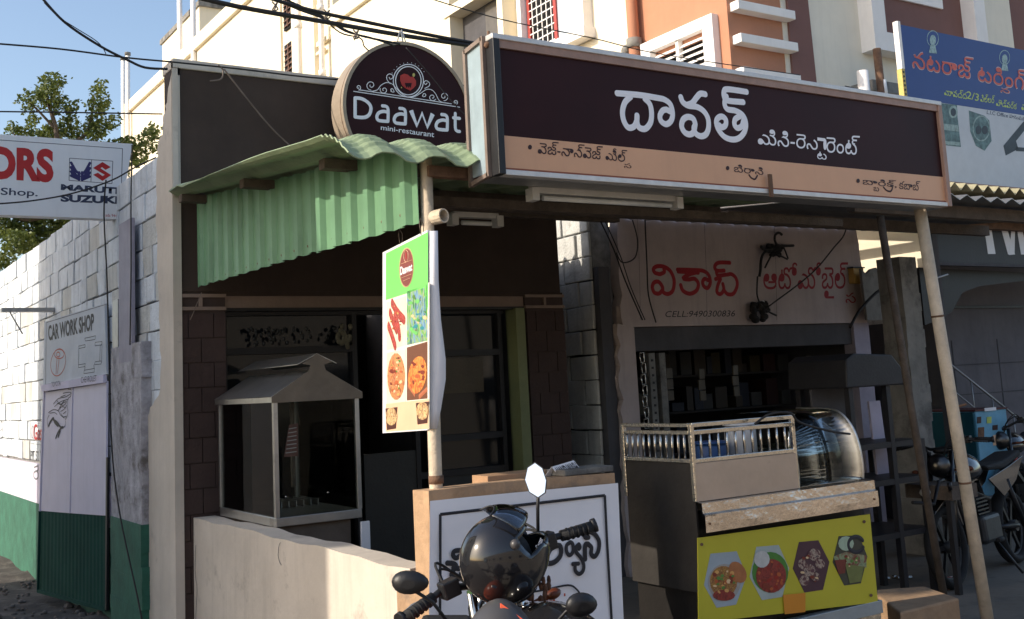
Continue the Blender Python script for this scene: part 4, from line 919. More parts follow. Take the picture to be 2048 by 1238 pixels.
for i, (hx, cc) in enumerate(hexes):
    h_ = flat('food_picture', hx, YP, mat('picture_ground_%s' % 'abcd'[i], cc, .5, var=.1, bump=0), cart, .0065, .001, *YZ, label='hexagonal food picture on the yellow panel: '+['noodle bowl with a bun', 'red curry on green leaf', 'cream pastries on maroon', 'hand holding a green roll'][i])
def pic(nm, pts, m, o=.008): return flat(nm, pts, YP, m, cart, o, .0008, *YZ)
M_ = lambda n_, c: mat(n_, c, .5, var=.12, scale=30, bump=0)
pic('bowl_print', ringpts(672, 1040, 88, 100, 20)[:-1], M_('bowl_white', (.35, .33, .30))); pic('noodle_print', ringpts(668, 1035, 74, 84, 18)[:-1], fm[0], .0092); pic('sauce_print', ringpts(670, 1110, 60, 30, 14)[:-1], fm[1], .0104)
pic('bun_print', ringpts(745, 985, 42, 62, 16, rot=-30)[:-1], M_('bun_orange', (.38, .14, .05)), .0104)
pic('leaf_print', ringpts(920, 985, 98, 110, 20)[:-1], M_('leaf_green', (.06, .20, .03))); pic('curry_print', ringpts(925, 1005, 82, 92, 18)[:-1], fm[1], .0092); pic('rice_print', ringpts(875, 915, 42, 46, 14)[:-1], M_('rice_white', (.5, .5, .48)), .0104)
for x_, y_, r_ in ((1160, 890, 34), (1100, 940, 30), (1190, 940, 26), (1130, 975, 34), (1105, 1030, 28), (1165, 1010, 24)): pic('pastry_print', ringpts(x_, y_, r_, r_, 10)[:-1], fm[2], .0085+.0003*random.random())
pic('roll_print', [(1262, 900), (1330, 875), (1440, 895), (1440, 960), (1360, 945), (1280, 950)], fm[3]); pic('leaf_print', ringpts(1330, 830, 42, 40, 12)[:-1], M_('leaf_pale', (.35, .45, .33)), .0092); pic('hand_print', [(1325, 940), (1425, 955), (1412, 1035), (1350, 1045)], M_('glove_green', (.15, .17, .05)), .0092)
crumbs(668, 1030, 68, 76, 30, 9, YP, cart, .0107, YZ); crumbs(925, 1005, 76, 84, 26, 10, YP, cart, .0107, YZ, [bl[2], bl[0], mat('crumb_7', (.30, .02, .01), .5, bump=0)]); crumbs(1140, 960, 60, 90, 16, 8, YP, cart, .0107, YZ, [bl[4], bl[2], mat('crumb_8', (.12, .05, .06), .5, bump=0)]); crumbs(1345, 925, 60, 30, 12, 7, YP, cart, .0107, YZ, [bl[3], bl[4], bl[2]])
ink('cup_ring_print', [ringpts(1385, 835, 42, 42, 18, 20, 330)], 8, YP, M_('ring_dark', (.02, .02, .03)), cart, *YZ, off=.0102)
pic('meat_print', [(1270, 920), (1330, 915), (1325, 990), (1290, 995)], M_('meat_red', (.16, .03, .02)), .0104)
flat('orange_sticker', [(990, 1108), (1110, 1097), (1110, 1200), (998, 1212)], YP, mat('orange_sticker_paper', (.62, .24, .02), .5, var=.03, bump=0), cart, .012, .001, *YZ)
for x_, y_ in ((550, 835), (1428, 712), (1465, 1110)): pic('screw_head', ringpts(x_, y_, 9, 9, 8)[:-1], m_rust, .009)
text('maker_mark', 'M.S\nSTEEL WORKS', [(545, 648), (628, 642), (630, 680), (552, 688)], PY(CY-.052), m_blackp, cart, sc=YZ[0], ox=YZ[1], oy=YZ[2], off=.004)
# things in the cart
def container(x, y, z0, r, h, m, lab):
    o = thing('container', lab, 'container', (x, y, z0)); MB().tube([(x, y, z0), (x, y, z0+h*.93), (x, y, z0+h)], [r, r*.97, r*.9], 16).build('tub', m, o)
    MB().tube([(x, y, z0+h), (x, y, z0+h+.012)], r*1.03, 16).build('lid', m, o)
q = PY(4.3)(1482, 890); container(q.x, 4.3, 1.08, .085, .29, mat('white_plastic_tub', (.62, .62, .62), .4), 'tall white plastic tub behind the cart rail bars')
q = PY(4.3)(1420, 890); container(q.x, 4.3, 1.06, .09, .23, mat('blue_plastic_tub', (.03, .09, .26), .4), 'blue plastic tub behind the left cart rail bars')
q = PY(4.2)(1573, 885); cl_ = thing('steel_ladle', 'shiny steel ladle handle sticking up by the cart corner post', 'ladle', (q.x, 4.2, 1.2)); MB().tube([(q.x, 4.2, 1.1), (q.x+.01, 4.18, 1.36)], .011, 8).build('handle', m_steel2, cl_); MB().ball((q.x, 4.2, 1.1), .03, 10, 6).build('bowl', m_steel2, cl_)
# brown plastered block in front right
kb = thing('kerb_block', 'low tan plastered masonry block at the foot of the right awning pole', 'masonry block', (5.6, 4.4, 0))
bb = MB(); K0 = PZ(.27)
pts = [K0(1755, 1168), K0(1830, 1186), K0(1900, 1185), K0(1925, 1197), K0(1830, 1222), K0(1735, 1240)]
c1, c2, c3, c4 = K0(1740, 1180), K0(1850, 1172), K0(1918, 1196), K0(1800, 1225)
bb.prism([(p_.x, p_.y, -.05) for p_ in (c4, c3, c2, c1)], (0, 0, .32)).build('block', m_tanwall, kb, bevel=.012)
# ================================================================ tall pale and peach building behind
bd = thing('apartment_building', 'tall cream and peach painted building rising behind the shops', 'building', (9, 9, 0))
BX = 9.0; Bx = PX(BX)
MB().box(BX, 16, 23.0, 37.0, 0, 11.25).build('rear_wing', m_white, bd)
MB().box(BX-.10, 16.1, 22.9, 37.1, 11.25, 11.62).build('parapet', m_white, bd, bevel=.02)
MB().box(BX+.05, 16, 20.2, 23.0, 0, 14).build('stair_tower', m_white, bd)
MB().box(BX-.06, BX+.1, 21.95, 22.2, 0, 14).build('tower_pilaster', m_white, bd)
MB().box(BX-.08, BX+.1, 20.9, 21.4, 0, 14).build('tower_pilaster', m_white, bd)
MB().box(BX, 16, 10.6, 20.2, 0, 9.1).build('front_wing', m_white, bd)
MB().box(BX-.08, 16, 10.62, 20.15, 9.1, 9.5).build('parapet', m_white, bd, bevel=.02)
MB().box(BX-.04, BX+.02, 20.25, 20.95, 8.9, 9.0).build('ledge', m_white, bd)
MB().box(BX+.002, 16, 9.0, 10.6, 0, 9.5).build('peach_wall', m_peach, bd)
MB().box(9.9, 26, 8.93, 8.999, 0, 14).build('grey_wall', m_grey_wall, bd)
MB().prism([(9.96, 8.90, 3.5), (10.42, 8.90, 3.5), (10.30, 8.90, 9), (10.02, 8.90, 9)], (0, .05, 0)).build('maroon_strip', m_maroon, bd)
MB().box(9.001, 9.95, 8.94, 9.0, 3.5, 9.4).build('peach_front', m_peach, bd)
for zz in (4.64, 5.04, 5.44, 5.84, 6.24): MB().box(9.05, 10.0, 8.80, 8.95, zz, zz+.11).build('white_slab', m_trim, bd, bevel=.008)
# tower louvre windows
def recess_window(y0, y1, z0, z1, nm='louvre_window', cols=1):
    f_ = MB().box(BX+.0, BX+.05, y0-.04, y1+.04, z0-.04, z1+.04).build(nm, m_dark, bd)
    n = int((z1-z0)/.12)
    for i in range(n):
        z = z0+(i+.5)*(z1-z0)/n
        MB().prism([(BX-.04, y0, z-.05), (BX+.02, y0, z+.05), (BX+.03, y0, z+.05), (BX-.03, y0, z-.05)], (0, y1-y0, 0)).build('louvre', m_louvre, f_)
    MB().box(BX-.03, BX+.04, (y0+y1)/2-.025, (y0+y1)/2+.025, z0, z1).build('mullion', m_louvre, f_)
    return f_
recess_window(22.27, 22.75, 9.87, 11.2); recess_window(22.27, 22.75, 8.2, 9.45)
for y_, r_ in ((21.65, .07), (20.42, .06)):
    MB().tube([(BX-.12, y_, 5), (BX-.12, y_, 13.5)], r_, 12).build('down_pipe', m_trim, bd)
    for zz in (8.2, 9.6): MB().tube([(BX-.12, y_, zz-.06), (BX-.12, y_, zz+.06)], r_*1.3, 12).build('pipe_collar', m_trim, bd)
MB().box(BX-.05, BX+.01, 20.5, 21.55, 8.72, 8.78).build('ledge', m_white, bd)
# recessed window left of the big sign
rw = MB().box(BX-.001, BX+.02, 13.45, 14.95, 5.2, 8.2).build('recess_window', m_dconc, bd)
for a in ((13.35, 13.5, 5.2, 8.3), (14.93, 15.05, 5.2, 8.3)): MB().box(BX-.25, BX, *a[:2], *a[2:]).build('surround', m_white, rw)
MB().box(BX-.28, BX, 13.3, 15.1, 7.65, 7.8).build('surround', m_white, rw)
MB().box(BX-.02, BX+.01, 13.55, 14.2, 5.3, 7.6).build('pane', mat('dusty_pane', (.12, .105, .085), .3, var=.2), rw)
# red framed grille window
gw = MB().box(BX-.002, BX+.02, 11.6, 13.0, 6.45, 8.2).build('grille_window', m_dark, bd)
for a in ((11.48, 11.6), (13.0, 13.1)): MB().box(BX-.16, BX, a[0], a[1], 6.3, 8.3).build('surround', m_trim, gw)
MB().box(BX-.2, BX, 11.44, 13.14, 6.28, 6.42).build('surround', m_trim, gw)
m_rf = mat('red_window_frame', (.35, .05, .04), .5, var=.1)
for y_ in (11.68, 12.28, 12.95): MB().box(BX-.06, BX, y_-.035, y_+.035, 6.42, 8.2).build('frame', m_rf, gw)
MB().box(BX-.035, BX-.03, 11.7, 12.25, 6.45, 8.2).build('curtained_pane', mat('pale_curtain_pane', (.42, .47, .52), .3, var=.1), gw)
for i in range(5): MB().box(BX-.06, BX-.05, 12.36+i*.12, 12.375+i*.12, 6.42, 8.2).build('grille_bar', m_trim, gw)
for i in range(14): MB().box(BX-.065, BX-.055, 12.3, 12.92, 6.5+i*.12, 6.515+i*.12).build('grille_bar', m_trim, gw)
# brown pipe on the corner of cream and peach
b = MB().tube([(BX-.10, 10.53, 3), (BX-.10, 10.53, 9.5)], .075, 12); b.build('brown_pipe', m_peach, bd)
MB().tube([(BX-.10, 10.53, 5.85), (BX-.10, 10.53, 5.97)], .10, 12).ball((BX-.1, 10.68, 5.86), .08, 8, 6).build('pipe_collar', m_conc, bd)
# white framed louvre window on peach wall
pw_ = MB().box(BX-.0, BX+.03, 9.2, 10.3, 4.7, 5.62).build('louvre_window', m_dark, bd)
for a in ((9.1, 9.28, 4.6, 5.86), (10.24, 10.42, 4.6, 5.86)): MB().box(BX-.10, BX+.01, a[0], a[1], a[2], a[3]).build('surround', m_trim, pw_, bevel=.006)
MB().box(BX-.10, BX+.01, 9.28, 10.24, 5.72, 5.86).build('surround', m_trim, pw_)
for i in range(9): 
    z = 5.0+i*.08
    MB().prism([(BX-.07, 9.28, z-.03), (BX-.0, 9.28, z+.03), (BX+.01, 9.28, z+.03), (BX-.06, 9.28, z-.03)], (0, .96, 0)).build('louvre', m_trim, pw_)
MB().box(BX-.07, BX+.01, 9.74, 9.79, 4.6, 5.72).build('mullion', m_trim, pw_)
# front face windows high up
def white_frame(x0, x1, z0, z1, fillm, w_=.22, proud=.22):
    f_ = MB().box(x0+.01, x1-.01, 8.915, 8.93, z0+.01, z1-.01).build('framed_bay', fillm, bd)
    y0 = 8.93-proud
    MB().box(x0, x0+w_, y0, 8.93, z0, z1).build('surround', m_trim, f_); MB().box(x1-w_, x1, y0, 8.93, z0, z1).build('surround', m_trim, f_)
    MB().box(x0+w_, x1-w_, y0+.002, 8.93, z0, z0+w_).build('surround', m_trim, f_)
    return f_
f1 = white_frame(11.32, 13.75, 5.62, 8.5, m_maroon, .25)
wf = MB().box(11.95, 13.05, 8.88, 8.91, 6.45, 8).build('window', m_trim, f1)
MB().box(12.1, 12.9, 8.87, 8.88, 6.62, 8).build('pane', mat('blue_pane', (.05, .12, .15), .1), wf)
MB().box(13.78, 14.5, 8.80, 8.92, 3, 10).build('white_pilaster', m_grey_wall, bd)
MB().box(14.52, 16.4, 8.85, 8.93, 3, 10).build('maroon_panel', m_maroon, bd)
MB().box(14.9, 16, 8.8, 8.85, 7.1, 8.2).build('sill', m_trim, bd)
f2 = white_frame(12.95, 14.05, 3.9, 5.2, m_grey_wall, .12, .12)
MB().box(13.42, 13.80, 8.88, 8.91, 4.08, 4.6).build('window', mat('dark_blue_pane', (.03, .06, .10), .12), f2)
MB().box(14.06, 15.6, 8.82, 8.93, 3.3, 5.2).build('maroon_panel', m_maroon, bd)
MB().box(11.05, 11.95, 8.6, 8.93, 5.02, 5.16).build('sunshade', m_conc, bd)
# rooftop tank room and roof pipes
tk = thing('roof_tank_room', 'small concrete water tank room on the roof of the cream building', 'tank room', (10, 31, 11.6))
MB().box(9.25, 12, 29.8, 33.6, 11.6, 12.75).build('walls', m_white, tk); MB().box(9.2, 12.1, 29.7, 33.7, 12.75, 12.9).build('slab', m_conc, tk)
for (y_, x_, z0, z1, lab) in ((30.6, 8.93, 6, 14.2, 'tall white pipe left of its twin above the brown parapet'), (29.32, 8.93, 6, 14.2, 'tall white pipe right of its twin above the brown parapet'), (31.05, 9.6, 11.5, 13.2, 'short grey vent pipe beside the rooftop tank room'),
                         (37.0, 8.88, 6, 13.15, 'cream vent pipe at the far left end of the cream building'), (36.4, 8.88, 6, 13.15, 'grey vent pipe second from the far left end of the cream building')):
    o = thing('vent_pipe', lab, 'pipe', (x_, y_, z0), 'vent pipes on the cream building'); MB().tube([(x_, y_, z0), (x_, y_, z1)], .075, 10).build('shaft', m_trim, o); MB().tube([(x_, y_, z1), (x_, y_, z1+.1)], .10, 10).build('cap', m_conc, o)
o = thing('vent_pipe', 'rusty pipe with white collar standing behind the right part of the restaurant signboard', 'pipe', (11.2, 8.5, 4.6)); MB().tube([(11.1, 8.5, 3), (11.06, 8.5, 5.52)], .05, 10).build('shaft', m_rust, o); MB().tube([(11.1, 8.5, 4.9), (11.09, 8.5, 5.12)], .058, 10).build('collar', m_trim, o)
o = thing('vent_pipe', 'short white capped pipe stub behind the right part of the restaurant signboard', 'pipe', (10.7, 8.5, 4.6)); MB().tube([(10.75, 8.5, 3), (10.75, 8.5, 5.2)], .07, 12).build('shaft', m_trim, o)
# ================================================================ alley wall and yard wall behind Vikas shop
aw_ = thing('alley_block_wall', 'sunlit rough block wall seen through the gap right of the brown shop', 'wall', (5.78, 8, 0))
MB().box(5.80, 6.0, 7.62, 10.2, 0, 3.6).build('mortar_core', m_mortar, aw_)
k = random.Random(5)
for r in range(14):
    y = 7.62+(.2 if r % 2 else 0); z = 3.58-r*.215
    if r % 2: MB().box(5.78, 5.9, 7.63, 7.81, z-.205, z).build('block', m_block[2], aw_, bevel=.008)
    while y < 10:
        if z-.2 > .1:
            j = lambda: k.uniform(-.008, .008)
            MB().hexa([(5.775+j(), y+.01+j(), z-.205+j()), (5.9, y+.01, z-.205), (5.9, y+.39, z-.205), (5.775+j(), y+.39+j(), z-.205+j()), (5.775+j(), y+.01+j(), z+j()), (5.9, y+.01, z), (5.9, y+.39, z), (5.775+j(), y+.39+j(), z+j())]).build('block', m_block[2], aw_, bevel=.008)
        y += .4
vk = thing('automobile_shop', 'small pale plastered shop with red Telugu lettering and dark open front', 'shop', (7.5, 7.5, 0))
m_vk = mat('grimy_pale_pink_plaster', (.48, .40, .38), .85, var=.12, scale=2, bump=.3, streak=.3, dirt=(.10, .08, .075), dscale=2.2, dth=.62)
VY = 7.5; V = PY(VY)
def jag(pts, seed, amp=.02):
    k_ = random.Random(seed); o_ = []
    for i in range(len(pts)):
        a_, b__ = Vector(pts[i]), Vector(pts[(i+1) % len(pts)]); n_j = max(1, int((b__-a_).length/.09)) if i in jag.idx else 1
        for t in range(n_j): q_ = a_.lerp(b__, t/n_j); o_.append((q_.x+(k_.uniform(-amp, amp) if t else 0), q_.y, q_.z))
    return o_
jag.idx = (2, 3, 4)
b = MB()
A_ = [(6.12, VY, 2.09), (9.17, VY, 2.09), (9.17, VY, 2.3), (9.19, VY, 3.2), (6.0, VY, 3.2), (5.99, VY, 2.55)]
b.prism(jag([(9.0, VY, 2.09), (9.17, VY, 2.09), (9.19, VY, 2.6), (9.15, VY, 3.2), (6.0, VY, 3.2), (6.0, VY, 2.09)][::1], 4), (0, .12, 0)); b.build('fascia_wall', m_vk, vk)
jag.idx = (2,)
MB().prism(jag([(6.12, VY+.002, 0), (6.12, VY+.002, 2.09), (5.94, VY+.002, 2.12), (5.90, VY+.002, 0)], 8, .025), (0, .12, 0)).build('left_pier', m_vk, vk)
MB().box(8.97, 9.2, VY+.002, VY+.14, 0, 2.09).build('right_pier', mat('lilac_pier_paint', (.36, .33, .40), .8, var=.1, streak=.2), vk)
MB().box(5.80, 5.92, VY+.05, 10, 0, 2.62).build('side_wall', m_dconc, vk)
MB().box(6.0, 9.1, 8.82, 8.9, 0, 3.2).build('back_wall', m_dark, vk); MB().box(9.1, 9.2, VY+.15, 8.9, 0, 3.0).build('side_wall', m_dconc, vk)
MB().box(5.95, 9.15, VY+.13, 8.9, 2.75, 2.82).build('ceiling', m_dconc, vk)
MB().box(6.12, 8.97, VY+.04, VY+.3, 1.88, 2.085).build('shutter_box', m_dconc, vk)
for x_ in (6.38, 6.50):
    MB().box(x_-.035, x_+.035, VY+.1, VY+.16, .2, 1.86).build('perforated_channel', m_conc, vk)
for i in range(22): MB().box(6.37, 6.39, VY+.094, VY+.101, .4+i*.066, .42+i*.066).build('slot', m_black, vk)
for x_, zz in ((6.13, 3.1), (7.02, 3.1), (7.95, 3.1)): ink('wall_crack', [[(1408+(x_-7.02)*150, 435), (1411+(x_-7.02)*150, 500), (1413+(x_-7.02)*150, 560), (1414+(x_-7.02)*150, 640)]], .8, V, m_thin, vk)
Z8 = (4.096, 1260, 460)
m_vr = mat('faded_crimson_paint', (.34, .010, .018), .7, var=.15, bump=0); m_vr2 = mat('thin_crimson_paint', (.30, .02, .03), .7, bump=0)
ink('red_letter_vi', [[(245, 362), (205, 350), (192, 320), (220, 298), (275, 300), (325, 330), (355, 385), (362, 440), (348, 500), (310, 524), (272, 508), (265, 465), (235, 425), (198, 430), (183, 468), (200, 512), (238, 520), (268, 490)], [(245, 362), (280, 345), (278, 318)]], 8.6, V, m_vr, vk, *Z8)
ink('red_letter_kaa', [[(388, 325), (520, 328), (600, 335), (645, 370), (658, 430), (636, 475), (605, 460), (595, 425), (612, 400), (640, 412)], [(560, 345), (490, 362), (435, 395), (480, 405), (530, 400), (560, 440), (545, 495), (490, 522), (435, 498), (415, 450)], [(395, 340), (560, 350)]], 8.6, V, m_vr, vk, *Z8)
ink('red_letter_s', [[(818, 268), (725, 268), (694, 300), (712, 332), (772, 332)], [(708, 345), (722, 372), (790, 366)], [(700, 402), (742, 395), (722, 445), (712, 505), (740, 525), (768, 490), (760, 440)], [(768, 490), (800, 525), (848, 520), (878, 455), (868, 395), (832, 362), (798, 366)]], 8.2, V, m_vr, vk, *Z8)
ttext('red_lettering', 'ఆటోమోబైల్', [(1092, 268), (1786, 262), (1786, 560), (1092, 566)], V, m_vr2, vk, .035, .0012, *Z8)
ttext('red_lettering', 'స', [(1766, 512), (1850, 512), (1850, 598), (1766, 598)], V, m_vr2, vk, .02, .0012, *Z8)
text('phone_lettering', 'CELL:9490300836', [(290, 664), (860, 658), (860, 708), (290, 714)], V, m_blackp, vk, .0, .0012, *Z8, shear=.2)
va = thing('shop_awning', 'dark tin awning sheet on timber over the front of the lettered shop', 'awning', (7.5, 6, 2.8))
b = MB(); x = 5.96; i = 0
while x < 9.35: z_ = .02 if i % 2 else -.02; b.v += [(x, 4.7, 2.80+z_), (x, 7.48, 3.06+z_)]; x += .09; i += 1
b.f = [(2*j, 2*j+2, 2*j+3, 2*j+1) for j in range(i-1)]
b.build('sheet', m_galv, va, smooth=False).modifiers.new('s', 'SOLIDIFY').thickness = .006
for yy in (4.9, 6.1): MB().box(5.98, 9.3, yy, yy+.07, 2.67+(yy-4.7)*.09, 2.76+(yy-4.7)*.09).build('timber', m_wood, va)
m_rk0 = mat('near_black_wood', (.02, .017, .015), .8)
shf = thing('goods_shelf', 'dark wooden shelves crowded with small boxes and cans inside the lettered shop', 'shelf', (7.5, 8.6, 0))
gr = random.Random(31); shaded_goods = [mat('box_%s' % n, tuple(k_*.09 for k_ in c), .6, var=.2) for n, c in (('grey', (.20, .20, .19)), ('red', (.25, .04, .03)), ('blue', (.04, .08, .2)), ('tan', (.28, .20, .12)), ('white', (.42, .42, .40)), ('yellow', (.35, .26, .05)))]  # box colours cut to near black, standing in for shop shade
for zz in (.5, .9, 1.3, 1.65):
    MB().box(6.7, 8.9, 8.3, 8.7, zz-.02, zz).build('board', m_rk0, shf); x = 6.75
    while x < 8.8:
        w_ = gr.uniform(.06, .18); h_ = gr.uniform(.08, .28); MB().box(x, x+w_, 8.32+gr.uniform(0, .08), 8.6, zz+.001, zz+h_).build('goods_box', gr.choice(shaded_goods), shf, bevel=.004); x += w_+gr.uniform(.01, .05)
# goods hanging in the dark opening
hr = random.Random(9)
for i, (x_, z_, lab) in enumerate(((6.66, 1.72, 'leftmost'), (7.05, 1.70, 'second'), (7.48, 1.72, 'third'), (8.5, 1.78, 'fourth'))):
    o = thing('hanging_packet', 'dull brown packet strip hanging in the dark shop opening, %s from the left' % lab, 'packet', (x_, VY+.2, z_), 'packet strips hanging in the dark shop opening')
    for j in range(3): MB().box(x_-.035+hr.uniform(-.01, .01), x_+.035, VY+.2, VY+.215, z_-.1*j-.09, z_-.1*j).build('packet', mat('dull_packet', (.07, .055, .035), .5, var=.4), o)
ch_ = thing('steel_chain', 'bright steel chain with open links hanging beside the left pier of the dark shop', 'chain', (6.2, VY+.02, 1.8))
for i in range(7):
    z_ = 1.86-.095*i; x_ = 6.18+.01*(i % 2); MB().tube([(x_-.02, VY-.0, z_), (x_+.025, VY, z_+.004), (x_+.028, VY, z_-.08), (x_-.015, VY, z_-.08), (x_-.02, VY, z_)], .006, 6).build('link', m_steel2, ch_)
yb = thing('yellow_box_lamp', 'small yellow box lamp on the right end of the lettered shop wall', 'lamp', (9.0, 7.45, 2.6))
a_, c_ = V(1698, 568), V(1716, 538); MB().box(a_.x, c_.x, VY-.07, VY, a_.z, c_.z).build('case', mat('yellow_lamp_case', (.50, .30, .07), .5, var=.15), yb, bevel=.006)
MB().box(a_.x-.01, c_.x+.01, VY-.08, VY-.0, c_.z, c_.z+.012).build('cap', m_black, yb)
wb = thing('cable_bundle', 'tangled black bundle of cables and rags hanging on the lettered shop wall', 'cables', (7.9, 7.44, 2.7))
WB = PY(7.44)
def T8(p): return T(p, 4.096, 1260, 460)
for i, s_ in enumerate(([(1185, 80), (1190, 40), (1220, 22), (1245, 40)], [(1185, 80), (1200, 115), (1230, 130), (1340, 128)], [(1070, 130), (1100, 160), (1160, 150)], [(1150, 170), (1100, 185), (1075, 240), (1068, 330), (1060, 380)], [(1170, 190), (1140, 240), (1105, 310)], [(1200, 200), (1250, 220), (1290, 240)], [(1250, 120), (1275, 180), (1295, 235)], [(1045, 380), (1040, 520), (1060, 620), (1010, 700)], [(1060, 600), (1120, 660), (1200, 700)])):
    P_ = [WB(x, y, .01*((i*7) % 3)) for x, y in smooth_path(T8(s_))]; MB().tube(P_, .013 if i < 4 else .009, 6).build('cable', m_cable, wb)
b = MB()
for i in range(16):
    q = WB(*T8([(1190+hr.uniform(-55, 70), 165+hr.uniform(-30, 40))])[0]); b.ball(q, (hr.uniform(.02, .05), .02, hr.uniform(.015, .04)), 7, 5)
for i in range(22):
    q = WB(*T8([(1065+hr.uniform(-60, 75), 665+hr.uniform(-60, 75))])[0]); b.ball(q, (hr.uniform(.02, .055), .03, hr.uniform(.02, .05)), 7, 5)
b.build('rag_bundle', mat('grimy_black_rag', (.02, .018, .018), .9, var=.4, bump=.5), wb)['kind'] = 'stuff'
MB().ball(WB(1526, 605), .02, 8, 6).build('bulb', m_letter, wb)
# rear yard wall in the sun, right of the shop
yw = thing('yard_wall', 'sunlit cream and bare brick wall seen between the lettered shop and the concrete pillar', 'wall', (10, 8, 0))
MB().box(10.0, 10.15, 7.3, 8.88, 2.42, 3.6).build('cream_wall', m_white, yw); MB().box(9.99, 10.15, 7.3, 8.88, 2.1, 2.42).build('bare_band', m_block[2], yw); MB().box(10.0, 10.15, 7.3, 8.88, 0, 2.1).build('lower_wall', m_dconc, yw)
sh_ = thing('asbestos_sheet', 'grey wavy roofing sheet piece leaning below the sunlit wall right of the lettered shop', 'roofing sheet', (9.3, 7.3, 2))
SHP = PY(7.35)
ee = [(1722, 537), (1732, 548), (1742, 538), (1752, 535), (1760, 545), (1772, 536), (1782, 548), (1795, 540), (1800, 640), (1735, 640), (1730, 600)]
MB().prism([SHP(x, y) for x, y in ee], (0, .03, 0)).build('sheet', m_conc, sh_)
# ================================================================ far right: blue sign, corrugated roof, black letter sign, wall, stairs
UP = PY(7.0)
us = thing('machine_works_sign', 'blue and white machine works signboard with red Telugu lettering at upper right', 'sign', tuple(UP(1900, 300)))
tl, bl, br_ = UP(1800, 48), UP(1890, 366), UP(1825, 190)
zt2 = 5.15; zm = 4.37; zb2 = 3.52; x0 = 9.52; x1 = 13.2
MB().box(x0, x1, 7.0, 7.03, zm, zt2).build('blue_field', mat('blue_sign_print', (.022, .055, .21), .45, var=.05, scale=1.5, bump=0), us)
MB().box(x0+.14, x1, 7.0, 7.03, zb2, zm-.002).build('white_field', mat('white_sign_print', (.50, .52, .55), .5, var=.05, bump=0), us)
MB().box(x0-.05, x0-.005, 6.99, 7.05, zm+.3, zt2+.03).build('side_tube', m_trim, us); MB().box(x0-.06, x0-.01, 6.99, 7.05, zm-.2, zm+.3).build('side_strip', mat('yellow_side_strip', (.5, .38, .10), .5), us)
for i in range(10): MB().box(x0-.045, x0-.025, 6.985, 6.99, zm-.17+i*.047, zm-.15+i*.047).build('strip_hole', m_black, us)
MB().box(x0+.14, x1, 6.99, 7.04, zb2-.03, zb2).build('bottom_frame', m_tanf, us)
Z3 = (3.175, 1780, 30)
m_out = mat('pale_pink_outline', (.60, .45, .45), .5, bump=0); m_or = mat('red_pink_letter', (.56, .10, .07), .5, bump=0)
for body, qd in (('నటరాజ్', [(140, 206), (530, 270), (530, 415), (140, 338)]), ('టరింగ్', [(556, 296), (872, 350), (872, 486), (556, 422)]), ('న', [(700, 452), (762, 462), (762, 502), (700, 494)])):
    ttext('letter_outline', body, qd, UP, m_out, us, .055, .001, *Z3); ttext('red_lettering', body, [(x+3*(1 if k_ in (0, 3) else -1), y+(5 if k_ < 2 else -5)) for k_, (x, y) in enumerate(qd)], UP, m_or, us, .03, .003, *Z3)
m_ylw = mat('pale_yellow_letter', (.45, .55, .12), .5, bump=0)
ttext('yellow_lettering', 'మావద్ద', [(344, 456), (488, 484), (488, 536), (344, 508)], UP, m_ylw, us, .02, .0012, *Z3)
ttext('yellow_lettering', 'పిల్లర్', [(574, 500), (666, 512), (666, 562), (574, 550)], UP, m_ylw, us, .02, .0012, *Z3)
ttext('yellow_lettering', 'హెడ్వర్క', [(674, 526), (806, 556), (806, 600), (674, 576)], UP, m_ylw, us, .02, .0012, *Z3)
ttext('yellow_lettering', 'పా', [(834, 566), (880, 576), (880, 612), (834, 602)], UP, m_ylw, us, .02, .0012, *Z3)
text('yellow_number', '2/3', [(490, 482), (566, 502), (562, 548), (486, 530)], UP, m_ylw, us, 0.005, .0012, *Z3)
text('black_lettering', 'L.I.C Office', [(616, 604), (750, 628), (748, 652), (614, 628)], UP, m_navy, us, .01, .0012, *Z3)
ttext('black_lettering', 'హనుమకొండ', [(758, 628), (900, 656), (900, 682), (758, 652)], UP, m_navy, us, .02, .0012, *Z3)
m_st = mat('verdigris_print', (.10, .17, .17), .5, var=.5, scale=14, bump=0); m_stl = mat('pale_verdigris_print', (.27, .36, .34), .5, var=.4, scale=14, bump=0); m_dk = mat('dark_machine_print', (.03, .04, .05), .5, var=.3, bump=0)
flat('part_picture', [(322, 560), (425, 572), (428, 640), (450, 838), (345, 826)], UP, m_st, us, .001, .001, *Z3); flat('part_picture', ringpts(402, 615, 28, 40, 18)[:-1], UP, m_stl, us, .0025, .001, *Z3); flat('part_picture', ringpts(402, 617, 17, 26, 16)[:-1], UP, m_dk, us, .004, .001, *Z3)
flat('part_picture', [(340, 690), (430, 700), (436, 740), (345, 730)], UP, m_stl, us, .0025, .001, *Z3); flat('part_picture', [(350, 800), (445, 808), (446, 830), (352, 822)], UP, m_stl, us, .0025, .001, *Z3)
flat('part_picture', [(500, 606), (600, 640), (630, 670), (645, 800), (600, 862), (545, 830), (510, 740)], UP, m_st, us, .001, .001, *Z3); ink('part_ring', [ringpts(580, 720, 52, 78, 24)], 2.6, UP, m_stl, us, *Z3, off=.0025)
for x_ in (562, 602): flat('part_picture', ringpts(x_, 730, 19, 28, 14)[:-1], UP, m_dk, us, .003, .001, *Z3)
flat('part_picture', [(720, 830), (770, 770), (845, 680), (870, 660), (880, 700), (800, 800), (815, 850), (735, 892)], UP, m_dk, us, .001, .001, *Z3); flat('part_picture', [(800, 838), (880, 845), (880, 868), (800, 864)], UP, m_dk, us, .001, .001, *Z3)
m_fg = mat('pale_figure_print', (.30, .42, .42), .5, var=.4, scale=30, bump=0)
